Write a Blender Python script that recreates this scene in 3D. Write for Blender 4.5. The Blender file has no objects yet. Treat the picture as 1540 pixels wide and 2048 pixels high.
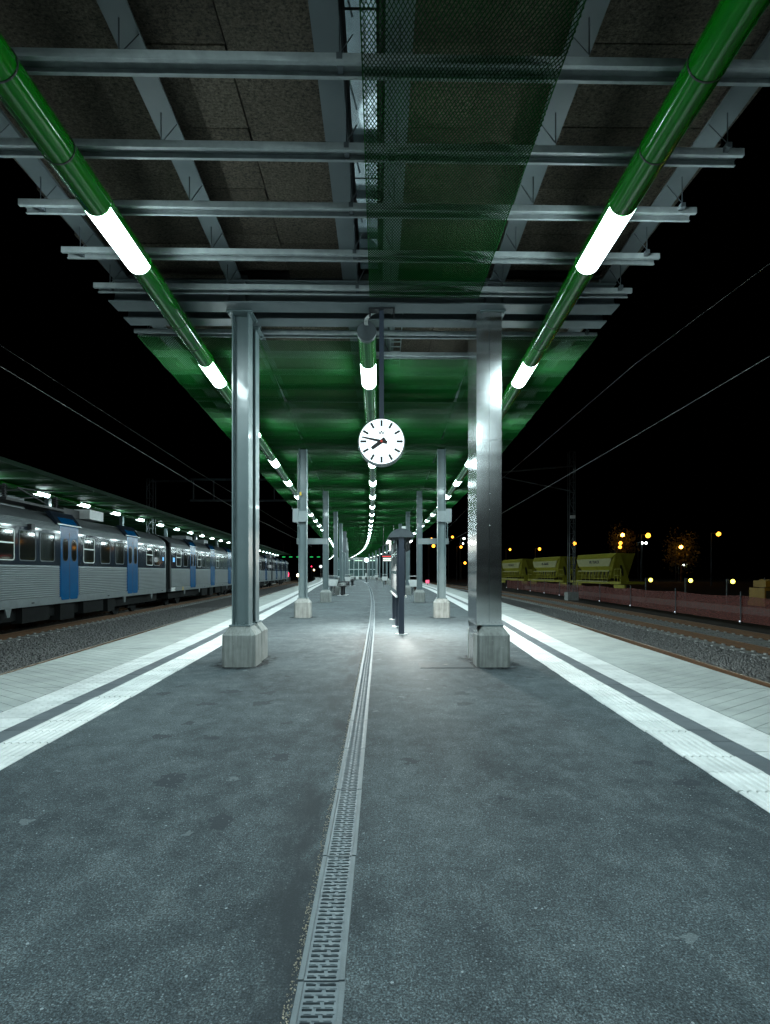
import bpy, math, random
import numpy as np
from mathutils import Matrix, Vector

# ------------------------------------------------------------------ camera, sky, exposure
S = 1.3                     # scene units -> metres (everything is scaled by this at the end)
F = 1090.0                  # focal length in photo pixels (photo 1540 x 2048)
HOR, CX0, EYE = 1145.0, 770.0, 0.85
sc = bpy.context.scene
col = sc.collection
random.seed(7)
rng = np.random.default_rng(7)

cam_d = bpy.data.cameras.new('camera')
cam = bpy.data.objects.new('camera', cam_d)
col.objects.link(cam)
cam.location = (0, 0, EYE)
cam.rotation_euler = (math.radians(90), 0, 0)
cam_d.sensor_fit = 'VERTICAL'
cam_d.sensor_height = 36.0
cam_d.sensor_width = 36.0
cam_d.lens = F * 36.0 / 2048.0
cam_d.shift_y = (HOR - 1024.0) / 2048.0
cam_d.clip_start = 0.05
cam_d.clip_end = 2000
sc.camera = cam

world = bpy.data.worlds.new('World')
sc.world = world
world.use_nodes = True
wn = world.node_tree.nodes
sky = wn.new('ShaderNodeTexSky')
sky.sky_type = 'NISHITA'
sky.sun_disc = False
sky.sun_elevation = math.radians(-4)
sky.sun_rotation = math.radians(200)
world.node_tree.links.new(sky.outputs[0], wn['Background'].inputs[0])
wn['Background'].inputs[1].default_value = 0.0015

sc.view_settings.view_transform = 'Standard'
sc.view_settings.look = 'None'
sc.view_settings.exposure = 0.28
sc.view_settings.gamma = 1.0
sc.view_settings.use_curve_mapping = False
sc.render.engine = 'CYCLES'
sc.cycles.use_denoising = True
try:
    sc.cycles.denoiser = 'OPENIMAGEDENOISE'
except Exception:
    pass
sc.cycles.use_light_tree = True
sc.cycles.max_bounces = 6
sc.cycles.diffuse_bounces = 3
sc.cycles.glossy_bounces = 3
sc.cycles.transmission_bounces = 4
sc.cycles.transparent_max_bounces = 12
sc.cycles.sample_clamp_indirect = 3.0
sc.cycles.sample_clamp_direct = 10.0
sc.cycles.caustics_reflective = False
sc.cycles.caustics_refractive = False

LAMP = (0.765, 0.98, 1.0)
LAMP_E = 120.0

# ------------------------------------------------------------------ layout curves (measured on the photograph)
def curve(k):
    xs = np.array([a for a, b in k], float); ys = np.array([b for a, b in k], float)
    d = np.zeros(len(xs))
    h = np.diff(xs); s = np.diff(ys) / h
    d[0], d[-1] = s[0], s[-1]
    for i in range(1, len(xs) - 1):
        d[i] = (s[i - 1] * h[i] + s[i] * h[i - 1]) / (h[i] + h[i - 1])
    def f(x):
        if x <= xs[0]: return float(ys[0] + d[0] * (x - xs[0]))
        if x >= xs[-1]: return float(ys[-1] + d[-1] * (x - xs[-1]))
        i = int(np.searchsorted(xs, x) - 1); i = max(0, min(i, len(h) - 1))
        t = (x - xs[i]) / h[i]
        return float((2*t**3-3*t*t+1)*ys[i] + (t**3-2*t*t+t)*h[i]*d[i] + (-2*t**3+3*t*t)*ys[i+1] + (t**3-t*t)*h[i]*d[i+1])
    return f
cx = curve([(-6, -.10), (2, -.139), (5, -.17), (10.5, -.244), (15.5, -.352), (20.5, -.493), (24, -.612), (51, -1.98), (66, -3.35), (81.5, -5.16), (100, -7.9)])
tw = curve([(-6, 1.40), (2.2, 1.55), (3.65, 1.605), (6.13, 1.73), (15.5, 2.165), (30, 2.5), (65, 2.78), (100, 2.85)])      # tube offset
aw = curve([(-6, 1.40), (2, 1.495), (3.5, 1.56), (6.5, 1.72), (10, 1.97), (17, 2.35), (31, 3.06), (50, 3.5), (75, 3.8), (105, 3.9)])  # asphalt half width
cw = curve([(5, 1.145), (10.3, 1.31), (15.5, 1.34), (26, 1.42), (60, 1.6), (100, 1.65)])     # column offset
W1, W2, W3, W4 = .24, .13, .25, .77      # tactile strip, dark strip, white strip, edge slab
WE = W1 + W2 + W3 + W4
def slope(f, y): return (f(y + .05) - f(y - .05)) / .1
def ystep(y0, y1, s0=.5, g=.04):
    out = [y0]; y = y0
    while y < y1:
        y += s0 + g * max(0, y); out.append(min(y, y1))
    return out
ORD = ['first', 'second', 'third', 'fourth', 'fifth', 'sixth', 'seventh', 'eighth', 'ninth', 'tenth', 'eleventh', 'twelfth', 'thirteenth',
       'fourteenth', 'fifteenth', 'sixteenth', 'seventeenth', 'eighteenth', 'nineteenth', 'twentieth']

# ------------------------------------------------------------------ mesh helpers
class MB:
    def __init__(self): self.v = []; self.f = []
    def add(self, vs, fs):
        o = len(self.v); self.v += [tuple(p) for p in vs]; self.f += [tuple(i + o for i in f) for f in fs]; return self
    def box(self, x0, x1, y0, y1, z0, z1):
        return self.add([(x0,y0,z0),(x1,y0,z0),(x1,y1,z0),(x0,y1,z0),(x0,y0,z1),(x1,y0,z1),(x1,y1,z1),(x0,y1,z1)],
                        [(0,3,2,1),(4,5,6,7),(0,1,5,4),(1,2,6,5),(2,3,7,6),(3,0,4,7)])
    def bar(self, p0, p1, w, h=None, up=(0,0,1)):
        h = h or w; p0 = Vector(p0); p1 = Vector(p1); d = (p1 - p0).normalized(); u = Vector(up)
        if abs(d.dot(u)) > .98: u = Vector((1,0,0))
        s = d.cross(u).normalized(); t = s.cross(d).normalized()
        vs = []
        for p in (p0, p1):
            for a, b in ((-1,-1),(1,-1),(1,1),(-1,1)): vs.append(p + s*(a*w/2) + t*(b*h/2))
        return self.add(vs, [(0,1,2,3),(7,6,5,4),(0,4,5,1),(1,5,6,2),(2,6,7,3),(3,7,4,0)])
    def cyl(self, p0, p1, r0, r1=None, n=12, caps=True, a0=0, a1=2*math.pi):
        r1 = r0 if r1 is None else r1; p0 = Vector(p0); p1 = Vector(p1); d = (p1 - p0).normalized(); u = Vector((0,0,1))
        if abs(d.dot(u)) > .98: u = Vector((0,1,0))
        s = d.cross(u).normalized(); t = s.cross(d).normalized()
        full = abs(a1 - a0 - 2*math.pi) < 1e-6; m = n if full else n + 1
        vs = []
        for p, r in ((p0, r0), (p1, r1)):
            for i in range(m):
                a = a0 + (a1 - a0) * i / n; vs.append(p + s*(r*math.cos(a)) + t*(r*math.sin(a)))
        fs = [(i, (i+1) % m, m + (i+1) % m, m + i) for i in range(n)]
        if caps: fs += [tuple(range(m))[::-1], tuple(range(m, 2*m))]
        return self.add(vs, fs)
    def sweep(self, prof, pts, closed=True, caps=True):
        """prof: (x, z) pairs; pts: origins (x, y, z): profile kept in the x-z plane."""
        n = len(prof); vs = []
        for o in pts:
            for a, b in prof: vs.append((o[0] + a, o[1], o[2] + b))
        fs = []
        for k in range(len(pts) - 1):
            for i in range(n if closed else n - 1):
                j = (i + 1) % n; fs.append((k*n + i, k*n + j, (k+1)*n + j, (k+1)*n + i))
        if caps and closed: fs += [tuple(range(n))[::-1], tuple(range((len(pts)-1)*n, len(pts)*n))]
        return self.add(vs, fs)
    def tube(self, pts, r, n=8):
        pts = [Vector(p) for p in pts]; vs = []; fs = []
        for i, p in enumerate(pts):
            d = (pts[min(i+1, len(pts)-1)] - pts[max(i-1, 0)]).normalized(); u = Vector((0,0,1))
            if abs(d.dot(u)) > .95: u = Vector((1,0,0))
            s = d.cross(u).normalized(); t = s.cross(d).normalized()
            for k in range(n):
                a = 2*math.pi*k/n; vs.append(p + s*(r*math.cos(a)) + t*(r*math.sin(a)))
        for i in range(len(pts)-1):
            for k in range(n): fs.append((i*n+k, i*n+(k+1) % n, (i+1)*n+(k+1) % n, (i+1)*n+k))
        fs += [tuple(range(n))[::-1], tuple(range((len(pts)-1)*n, len(pts)*n))]
        return self.add(vs, fs)
    def ball(self, c, r, n=10, m=6):
        vs = [(c[0], c[1], c[2]+r)]
        for i in range(1, m):
            t = math.pi*i/m
            for k in range(n):
                a = 2*math.pi*k/n; vs.append((c[0]+r*math.sin(t)*math.cos(a), c[1]+r*math.sin(t)*math.sin(a), c[2]+r*math.cos(t)))
        vs.append((c[0], c[1], c[2]-r)); fs = [(0, 1+k, 1+(k+1) % n) for k in range(n)]
        for i in range(m-2):
            for k in range(n): fs.append((1+i*n+k, 1+(i+1)*n+k, 1+(i+1)*n+(k+1) % n, 1+i*n+(k+1) % n))
        b = len(vs)-1; o = 1+(m-2)*n
        fs += [(b, o+(k+1) % n, o+k) for k in range(n)]
        return self.add(vs, fs)
    def mesh(self, name, mat, smooth=None):
        me = bpy.data.meshes.new(name); me.from_pydata(self.v, [], self.f); me.update()
        if mat is not None: me.materials.append(mat)
        if smooth:
            me.polygons.foreach_set('use_smooth', [True]*len(me.polygons))
            me.set_sharp_from_angle(angle=math.radians(smooth))
        return me
    def build(self, name, mat, parent=None, loc=(0,0,0), rz=0, smooth=None):
        return put(name, self.mesh(name, mat, smooth), parent, loc, rz)
def put(name, me, parent=None, loc=(0,0,0), rz=0, scale=None):
    o = bpy.data.objects.new(name, me); col.objects.link(o); o.parent = parent; o.location = loc
    if rz: o.rotation_euler = (0, 0, rz)
    if scale: o.scale = scale
    return o
def empty(name, loc=(0,0,0), rz=0):
    o = bpy.data.objects.new(name, None); col.objects.link(o); o.location = loc; o.rotation_euler = (0,0,rz); o.empty_display_size = .1
    return o
def tag(o, label=None, cat=None, group=None, kind=None):
    if label: o['label'] = label
    if cat: o['category'] = cat
    if group: o['group'] = group
    if kind: o['kind'] = kind
    return o
def thing(name, label, cat, loc=(0,0,0), rz=0, group=None): return tag(empty(name, loc, rz), label, cat, group)
def copy_tree(o, parent=None):
    c = o.copy(); col.objects.link(c); c.parent = parent
    for ch in list(o.children): copy_tree(ch, c)
    return c
def text_mesh(txt, size, mat, depth=.001, bold=False):
    cu = bpy.data.curves.new('lettering', 'FONT'); cu.body = txt; cu.size = size; cu.extrude = depth; cu.align_x = 'CENTER'; cu.align_y = 'CENTER'
    if bold: cu.offset = size*.02
    ob = bpy.data.objects.new('lettering', cu); col.objects.link(ob)
    bpy.context.view_layer.update()
    me = bpy.data.meshes.new_from_object(ob.evaluated_get(bpy.context.evaluated_depsgraph_get()))
    bpy.data.objects.remove(ob); bpy.data.curves.remove(cu)
    me.materials.clear(); me.materials.append(mat)
    return me
def gpt(x, y, z=0.0):
    """photo pixel -> the point at height z it shows"""
    Y = F * (EYE - z) / (y - HOR); return ((x - CX0) * Y / F, Y, z)
def dpt(x, y, Y): return ((x - CX0) * Y / F, Y, EYE - (y - HOR) * Y / F)

# ------------------------------------------------------------------ materials
def new_mat(name):
    m = bpy.data.materials.new(name); m.use_nodes = True; nt = m.node_tree; return m, nt, nt.nodes['Principled BSDF']
def pos(nt, scale=(1,1,1)):
    g = nt.nodes.new('ShaderNodeNewGeometry'); v = nt.nodes.new('ShaderNodeVectorMath'); v.operation = 'MULTIPLY'
    nt.links.new(g.outputs['Position'], v.inputs[0]); v.inputs[1].default_value = tuple(s/S for s in scale); return v.outputs[0]
def noise(nt, vec, scale, detail=4, rough=.55):
    n = nt.nodes.new('ShaderNodeTexNoise'); n.inputs['Scale'].default_value = scale; n.inputs['Detail'].default_value = detail
    n.inputs['Roughness'].default_value = rough; nt.links.new(vec, n.inputs['Vector']); return n.outputs['Fac']
def ramp(nt, fac, stops):
    r = nt.nodes.new('ShaderNodeValToRGB'); e = r.color_ramp.elements
    while len(e) < len(stops): e.new(.5)
    for el, (p, c) in zip(e, stops): el.position = p; el.color = (c if len(c) == 4 else (*c, 1))
    nt.links.new(fac, r.inputs[0]); return r.outputs[0]
def mix(nt, fac, a, b, mode='MIX'):
    m = nt.nodes.new('ShaderNodeMix'); m.data_type = 'RGBA'; m.blend_type = mode
    for s, v in ((m.inputs[0], fac), (m.inputs[6], a), (m.inputs[7], b)):
        if isinstance(v, (int, float)): s.default_value = v
        elif isinstance(v, tuple): s.default_value = (*v, 1) if len(v) == 3 else v
        else: nt.links.new(v, s)
    return m.outputs[2]
def bump(nt, bsdf, h, strength, dist=.01):
    b = nt.nodes.new('ShaderNodeBump'); b.inputs['Strength'].default_value = strength; b.inputs['Distance'].default_value = dist*S
    nt.links.new(h, b.inputs['Height']); nt.links.new(b.outputs[0], bsdf.inputs['Normal'])
def mat(name, c, c2=None, scale=8, rough=.6, metal=0, coat=0, stretch=(1,1,1), bmp=0, bscale=60, tint=0, rvar=0, contrast=.25, spec=None, detail=5):
    m, nt, b = new_mat(name)
    b.inputs['Roughness'].default_value = rough; b.inputs['Metallic'].default_value = metal; b.inputs['Coat Weight'].default_value = coat
    b.inputs['Coat Roughness'].default_value = .06
    if spec is not None: b.inputs['Specular IOR Level'].default_value = spec
    v = pos(nt, stretch)
    c2 = c2 or tuple(x*.8 for x in c)
    n = noise(nt, v, scale, detail)
    out = ramp(nt, n, [(.5 - contrast, c2), (.5 + contrast, c)])
    if tint:
        oi = nt.nodes.new('ShaderNodeObjectInfo')
        out = mix(nt, 1.0, out, ramp(nt, oi.outputs['Random'], [(0, (1-tint,)*3), (1, (1,)*3)]), 'MULTIPLY')
    nt.links.new(out, b.inputs['Base Color'])
    if rvar:
        r = nt.nodes.new('ShaderNodeMapRange'); r.inputs['From Min'].default_value = .3; r.inputs['From Max'].default_value = .7
        r.inputs['To Min'].default_value = rough - rvar; r.inputs['To Max'].default_value = rough + rvar
        nt.links.new(noise(nt, v, scale*2.3, 3), r.inputs['Value']); nt.links.new(r.outputs[0], b.inputs['Roughness'])
    if bmp: bump(nt, b, noise(nt, v, bscale, 6, .6), bmp)
    return m
def emit(name, c, e, rough=.4):
    m, nt, b = new_mat(name); b.inputs['Base Color'].default_value = (*[min(1, x) for x in c], 1); b.inputs['Roughness'].default_value = rough
    b.inputs['Emission Color'].default_value = (*c, 1); b.inputs['Emission Strength'].default_value = e
    n = noise(nt, pos(nt), 3.0, 1)
    nt.links.new(ramp(nt, n, [(.3, tuple(x*.97 for x in c)), (.7, c)]), b.inputs['Emission Color'])
    return m

def make_asphalt():
    m, nt, b = new_mat('asphalt'); v = pos(nt)
    big = noise(nt, v, .8, 6, .62); mid = noise(nt, pos(nt, (1, .8, 1)), 7.5, 9, .78); fine = noise(nt, v, 210, 3, .75); grit = noise(nt, v, 75, 3, .7)
    c = ramp(nt, big, [(.40, (.055, .082, .098)), (.60, (.185, .240, .263))])
    c = mix(nt, .5, c, ramp(nt, mid, [(.36, (.026, .042, .054)), (.50, (.110, .150, .170)), (.64, (.27, .33, .35))]))
    c = mix(nt, 1.0, c, ramp(nt, fine, [(.34, (.05,)*3), (.5, (.36,)*3), (.66, (1.0,)*3)]), 'MULTIPLY')
    c = mix(nt, .8, c, ramp(nt, grit, [(.38, (.45,)*3), (.64, (1.0,)*3)]), 'MULTIPLY')
    def spots(scale, keep, size, wob):
        wv = nt.nodes.new('ShaderNodeTexNoise'); wv.inputs['Scale'].default_value = scale*5; wv.inputs['Detail'].default_value = 3; nt.links.new(v, wv.inputs['Vector'])
        ad = nt.nodes.new('ShaderNodeVectorMath'); ad.operation = 'MULTIPLY_ADD'; nt.links.new(wv.outputs['Color'], ad.inputs[0]); ad.inputs[1].default_value = (wob,)*3; nt.links.new(v, ad.inputs[2])
        vo = nt.nodes.new('ShaderNodeTexVoronoi'); vo.voronoi_dimensions = '2D'; vo.inputs['Scale'].default_value = scale; nt.links.new(ad.outputs[0], vo.inputs['Vector'])
        sp = nt.nodes.new('ShaderNodeSeparateColor'); nt.links.new(vo.outputs['Color'], sp.inputs[0])
        pick = nt.nodes.new('ShaderNodeMath'); pick.operation = 'GREATER_THAN'; pick.inputs[1].default_value = keep; nt.links.new(sp.outputs[0], pick.inputs[0])
        sz = nt.nodes.new('ShaderNodeMath'); sz.operation = 'MULTIPLY'; sz.inputs[1].default_value = size; nt.links.new(sp.outputs[1], sz.inputs[0])
        near = nt.nodes.new('ShaderNodeMath'); near.operation = 'LESS_THAN'; nt.links.new(vo.outputs['Distance'], near.inputs[0]); nt.links.new(sz.outputs[0], near.inputs[1])
        mu = nt.nodes.new('ShaderNodeMath'); mu.operation = 'MULTIPLY'; nt.links.new(pick.outputs[0], mu.inputs[0]); nt.links.new(near.outputs[0], mu.inputs[1])
        return mu.outputs[0]
    sub = nt.nodes.new('ShaderNodeMath'); sub.operation = 'MULTIPLY'; sub.inputs[1].default_value = .85; nt.links.new(spots(3.0, .55, .20, .16), sub.inputs[0])
    c = mix(nt, sub.outputs[0], c, (.014, .020, .026))                       # gum and oil spots
    sub = nt.nodes.new('ShaderNodeMath'); sub.operation = 'MULTIPLY'; sub.inputs[1].default_value = .38; nt.links.new(spots(5.2, .90, .13, .10), sub.inputs[0])
    c = mix(nt, sub.outputs[0], c, (.16, .19, .20))                          # worn pale scuffs
    c = mix(nt, spots(60, .985, .22, .004), c, (.20, .235, .25))               # pale aggregate chips
    c = mix(nt, spots(150, .90, .40, .001), c, (.125, .152, .166))              # fine bright stone grains
    st = noise(nt, pos(nt, (1, .7, 1)), 2.6, 6, .62)
    c = mix(nt, ramp(nt, st, [(.60, (0, 0, 0)), (.74, (.55, .55, .55))]), c, (.020, .028, .034))
    # dirt washed along the drain
    sx = nt.nodes.new('ShaderNodeSeparateXYZ'); nt.links.new(v, sx.inputs[0])
    ab = nt.nodes.new('ShaderNodeMath'); ab.operation = 'MULTIPLY_ADD'; nt.links.new(sx.outputs[1], ab.inputs[0]); ab.inputs[1].default_value = .011; nt.links.new(sx.outputs[0], ab.inputs[2])
    ac = nt.nodes.new('ShaderNodeMath'); ac.operation = 'ADD'; ac.inputs[1].default_value = .19; nt.links.new(ab.outputs[0], ac.inputs[0])
    aa = nt.nodes.new('ShaderNodeMath'); aa.operation = 'ABSOLUTE'; nt.links.new(ac.outputs[0], aa.inputs[0])
    band = ramp(nt, aa.outputs[0], [(.05, (1, 1, 1)), (.22, (0, 0, 0))]); pat = ramp(nt, noise(nt, pos(nt, (1.6, .55, 1)), 3.4, 5, .65), [(.44, (0, 0, 0)), (.58, (.9, .9, .9))])
    c = mix(nt, mix(nt, 1.0, band, pat, 'MULTIPLY'), c, (.012, .017, .021))
    nt.links.new(c, b.inputs['Base Color'])
    b.inputs['Roughness'].default_value = .82; b.inputs['Specular IOR Level'].default_value = .3
    bump(nt, b, fine, .25, .003)
    return m
def make_concrete():
    m, nt, b = new_mat('board_marked_concrete'); v = pos(nt)
    grain = noise(nt, pos(nt, (42, 42, 2.6)), 1.0, 5, .65); blot = noise(nt, v, 9, 5); chip = noise(nt, v, 60, 2)
    c = ramp(nt, grain, [(.28, (.11, .12, .114)), (.62, (.29, .31, .297))])
    c = mix(nt, .4, c, ramp(nt, blot, [(.3, (.15, .16, .152)), (.7, (.34, .36, .35))]))
    c = mix(nt, ramp(nt, chip, [(.70, (0, 0, 0)), (.75, (.7, .7, .7))]), c, (.55, .56, .54))
    nt.links.new(c, b.inputs['Base Color']); b.inputs['Roughness'].default_value = .85
    bump(nt, b, grain, .5, .006)
    return m
def make_woodwool():
    m, nt, b = new_mat('wood_wool'); v = pos(nt)
    n1 = noise(nt, pos(nt, (1, 1, 1)), 70, 4, .8); n2 = noise(nt, pos(nt, (1, 2.6, 1)), 32, 4, .8); big = noise(nt, v, 2.5, 4)
    c = ramp(nt, n1, [(.38, (.007, .006, .004)), (.62, (.24, .20, .15))])
    c = mix(nt, .45, c, ramp(nt, n2, [(.38, (.014, .011, .008)), (.66, (.26, .22, .17))]))
    c = mix(nt, .6, c, ramp(nt, big, [(.3, (.62, .6, .58)), (.7, (1, .98, .95))]), 'MULTIPLY')
    oi = nt.nodes.new('ShaderNodeObjectInfo')
    c = mix(nt, 1.0, c, ramp(nt, oi.outputs['Random'], [(0, (.6, .58, .56)), (1, (1, 1, 1))]), 'MULTIPLY')
    nt.links.new(c, b.inputs['Base Color']); b.inputs['Roughness'].default_value = .95
    bump(nt, b, n1, .8, .008)
    return m
def make_stainless():
    m, nt, b = new_mat('brushed_stainless')
    b.inputs['Base Color'].default_value = (.62, .64, .65, 1); b.inputs['Metallic'].default_value = 1
    g = noise(nt, pos(nt, (300, 300, 3)), 1, 3); w = noise(nt, pos(nt, (.35, .35, 3.4)), 1.2, 1)
    b.inputs['Roughness'].default_value = .14
    nt.links.new(ramp(nt, noise(nt, pos(nt), 6, 4), [(.3, (.56, .58, .585)), (.7, (.66, .68, .685))]), b.inputs['Base Color'])
    bump(nt, b, w, .14, .03)
    return m

M = {}
M['asphalt'] = make_asphalt()
M['concrete'] = make_concrete()
M['woodwool'] = make_woodwool()
M['stainless'] = make_stainless()
M['column_paint'] = mat('column_paint', (.15, .20, .21), (.12, .165, .175), 5, .38, coat=.25, rvar=.08, bmp=.05, bscale=90)
M['beam_paint'] = mat('beam_paint', (.14, .17, .18), (.11, .135, .145), 3, .5, rvar=.08)
M['galv'] = mat('galvanised_steel', (.31, .345, .35), (.21, .24, .245), 14, .55, .1, rvar=.1, contrast=.2)
M['green_tube'] = mat('green_enamel', (.0008, .145, .003), (.0008, .128, .003), 3, .14, coat=.25, spec=.35)
M['green_mesh'] = mat('green_mesh_paint', (.001, .080, .010), (.0008, .048, .006), 2.2, .6, spec=.12, tint=.45)
M['green_mesh'].use_backface_culling = False
M['tactile_white'] = mat('white_tactile_slab', (.69, .705, .695), (.47, .49, .485), 5, .6, bmp=.25, bscale=150, tint=.12, detail=12, contrast=.2)
M['slab_dark'] = mat('dark_slab', (.115, .135, .15), (.075, .09, .10), 9, .6, bmp=.2, bscale=120, tint=.25)
M['edge_slab'] = mat('edge_slab', (.385, .415, .40), (.27, .295, .285), 3.5, .75, bmp=.3, bscale=140, tint=.14, detail=12, contrast=.2)
M['mortar'] = mat('mortar', (.16, .17, .165), (.10, .105, .10), 20, .9)
M['cast_iron'] = mat('galvanised_grate', (.125, .155, .172), (.075, .095, .108), 18, .55, .3, rvar=.12, bmp=.1, bscale=200)
M['drain_frame'] = mat('drain_frame', (.115, .142, .155), (.075, .095, .105), 10, .6, .15, bmp=.15, bscale=180)
M['channel_dark'] = mat('channel_dark', (.012, .013, .013), (.006, .007, .007), 30, .9)
M['ballast'] = mat('ballast_stone', (.22, .22, .215), (.06, .06, .06), 26, .85, contrast=.2)
M['ballast_bed'] = mat('ballast_bed', (.13, .13, .128), (.02, .02, .02), 34, .9, bmp=1.0, bscale=34, contrast=.16)
M['soil'] = mat('yard_soil', (.055, .048, .04), (.025, .022, .018), 1.5, .95, bmp=.6, bscale=20)
M['rail_rust'] = mat('rusty_rail', (.13, .062, .022), (.06, .028, .012), 16, .75, .2, stretch=(3, .4, 3))
M['rail_head'] = mat('rail_head', (.32, .27, .22), (.2, .15, .11), 8, .35, .8, stretch=(3, .3, 3))
M['sleeper'] = mat('concrete_sleeper', (.36, .37, .36), (.22, .23, .22), 12, .85, tint=.2)
M['black_metal'] = mat('black_metal', (.018, .02, .022), (.012, .013, .015), 8, .42)
M['dark_blue_steel'] = mat('dark_blue_steel', (.032, .042, .062), (.026, .034, .05), 6, .36, coat=.2)
M['grey_steel'] = mat('grey_steel', (.26, .30, .31), (.21, .245, .25), 6, .45)
M['white_enamel'] = mat('white_enamel', (.78, .80, .79), (.68, .70, .69), 9, .35)
M['glass_strip'] = mat('rooflight_sheet', (.50, .60, .63), (.42, .50, .53), 7, .06, .85)
M['dark_glass'] = mat('board_glazing', (.02, .03, .034), None, 7, .08)
M['yellow_tag'] = mat('yellow_tag', (.80, .55, .02), (.7, .45, .02), 9, .5)
M['lamp'] = emit('lamp_diffuser', LAMP, LAMP_E)
M['clock_face'] = emit('lit_clock_face', (.86, .97, 1.0), 1.05)
M['clock_black'] = mat('clock_black', (.006, .006, .007), None, 8, .5)
M['clock_red'] = mat('clock_red', (.75, .05, .03), None, 8, .5)
M['chrome'] = mat('chrome', (.6, .63, .63), (.5, .53, .53), 8, .15, 1.0)

# ------------------------------------------------------------------ ground, tracks and platform (the setting)
ground = MB().add([(-900, -300, -.92), (900, -300, -.92), (900, 1500, -.92), (-900, 1500, -.92)], [(0, 1, 2, 3)]).build('ground', M['soil'])
tag(ground, 'dark bare ground of the railway yard', 'ground', kind='structure')

def lsweep(off, z, prof, ys, side=1, f=None):
    f = f or (lambda y: cx(y) + side * (aw(y) + WE + off))
    return MB().sweep(prof, [(f(y), y, z) for y in ys])

YS = ystep(-14, 105)
platform = empty('platform'); tag(platform, 'long asphalt railway platform with pale edge slabs', 'platform', kind='structure')
for sgn in (-1, 1):
    m = MB()
    for a, b in zip(YS[:-1], YS[1:]):
        q = []
        for y in (a, b):
            i, o = cx(y) + sgn * .0485, cx(y) + sgn * (aw(y) + .012)
            q.append((i, o))
        k = 8
        for j in range(k):
            t0, t1 = j / k, (j + 1) / k
            p = [(q[0][0] + (q[0][1]-q[0][0])*t0, a, 0), (q[0][0] + (q[0][1]-q[0][0])*t1, a, 0), (q[1][0] + (q[1][1]-q[1][0])*t1, b, 0), (q[1][0] + (q[1][1]-q[1][0])*t0, b, 0)]
            m.add(p, [(0, 1, 2, 3) if sgn > 0 else (3, 2, 1, 0)])
    m.build('asphalt_surface', M['asphalt'], platform)
    # bed under the slabs and the platform's side wall
    f = lambda y: cx(y) + sgn * (aw(y) + .006)
    prof = [(0, -.03), (0, -.014), (sgn*(WE - .02), -.014), (sgn*(WE - .02), -.9), (sgn*(WE - .30), -.9), (sgn*(WE - .30), -.03)]
    MB().sweep(prof, [(f(y), y, 0) for y in YS]).build('slab_bed', M['mortar'], platform)

def clip(poly, n, d, keep):
    out = []
    for i in range(len(poly)):
        a, b = poly[i], poly[(i+1) % len(poly)]
        da, db = (a[0]*n[0] + a[1]*n[1] - d)*keep, (b[0]*n[0] + b[1]*n[1] - d)*keep
        if da >= 0: out.append(a)
        if (da < 0) != (db < 0):
            t = da/(da - db); out.append((a[0] + (b[0]-a[0])*t, a[1] + (b[1]-a[1])*t))
    return out
def slab_prism(m, poly, z0, z1):
    area = sum(poly[i][0]*poly[(i+1) % len(poly)][1] - poly[(i+1) % len(poly)][0]*poly[i][1] for i in range(len(poly)))
    if area < 0: poly = poly[::-1]
    n = len(poly)
    m.add([(x, y, z0) for x, y in poly] + [(x, y, z1) for x, y in poly], [tuple(range(n, 2*n))] + [(i, (i+1) % n, n+(i+1) % n, n+i) for i in range(n)])
SL = .2
def tactile_mesh():
    m = MB(); L = SL - .005; n = 7; p = []
    p.append((-W1/2 + .002, -.012)); p.append((-W1/2 + .002, -.001))
    for i in range(n):
        c = -W1/2 + W1*(i + .5)/n; r = W1/n
        p += [(c - r*.40, -.001), (c - r*.24, .0045), (c + r*.24, .0045), (c + r*.40, -.001)]
    p += [(W1/2 - .002, -.001), (W1/2 - .002, -.012)]
    m.sweep(p, [(0, -L/2, .004), (0, L/2, .004)]); return m.mesh('ribbed_tactile_slab', M['tactile_white'])
def dots_mesh():
    m = MB(); L = SL - .004
    m.box(-W3/2 + .002, W3/2 - .002, -L/2, L/2, -.012, .004)
    for i in range(4):
        for j in range(3):
            x = -W3/2 + W3*(i + .5)/4; y = -L/2 + L*(j + .5)/3
            m.cyl((x, y, .004), (x, y, .0065), .017, .011, 8)
    return m.mesh('white_warning_slab', M['tactile_white'])
def dark_mesh():
    m = MB(); L = SL*1.0 - .004; m.box(-W2/2 + .002, W2/2 - .002, -L/2, L/2, -.012, .003); return m.mesh('dark_slab', M['slab_dark'])
ELEN = 1.035
def edge_mesh(sgn):
    m = MB(); base = [(-W4/2, -ELEN/2 + .003), (W4/2 - .001, -ELEN/2 + .003), (W4/2 - .001, ELEN/2 - .003), (-W4/2, ELEN/2 - .003)]
    m.box(-W4/2, W4/2 - .001, -ELEN/2 + .003, ELEN/2 - .003, -.05, -.004)
    a = math.radians(37); d = (sgn*math.cos(a), math.sin(a)); n = (-d[1], d[0]) if sgn > 0 else (d[1], -d[0])
    sp = .092
    for k in range(-9, 10):
        c = k*sp
        q = clip(clip(base, n, c + .0022, 1), n, c + sp - .0022, -1)
        if len(q) >= 3: slab_prism(m, q, -.0045, .004)
    return m.mesh('edge_slab', M['edge_slab'])
T_ME, D_ME, K_ME = tactile_mesh(), dots_mesh(), dark_mesh()
E_ME = {-1: edge_mesh(-1), 1: edge_mesh(1)}
NEAR1 = 13.4
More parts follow.
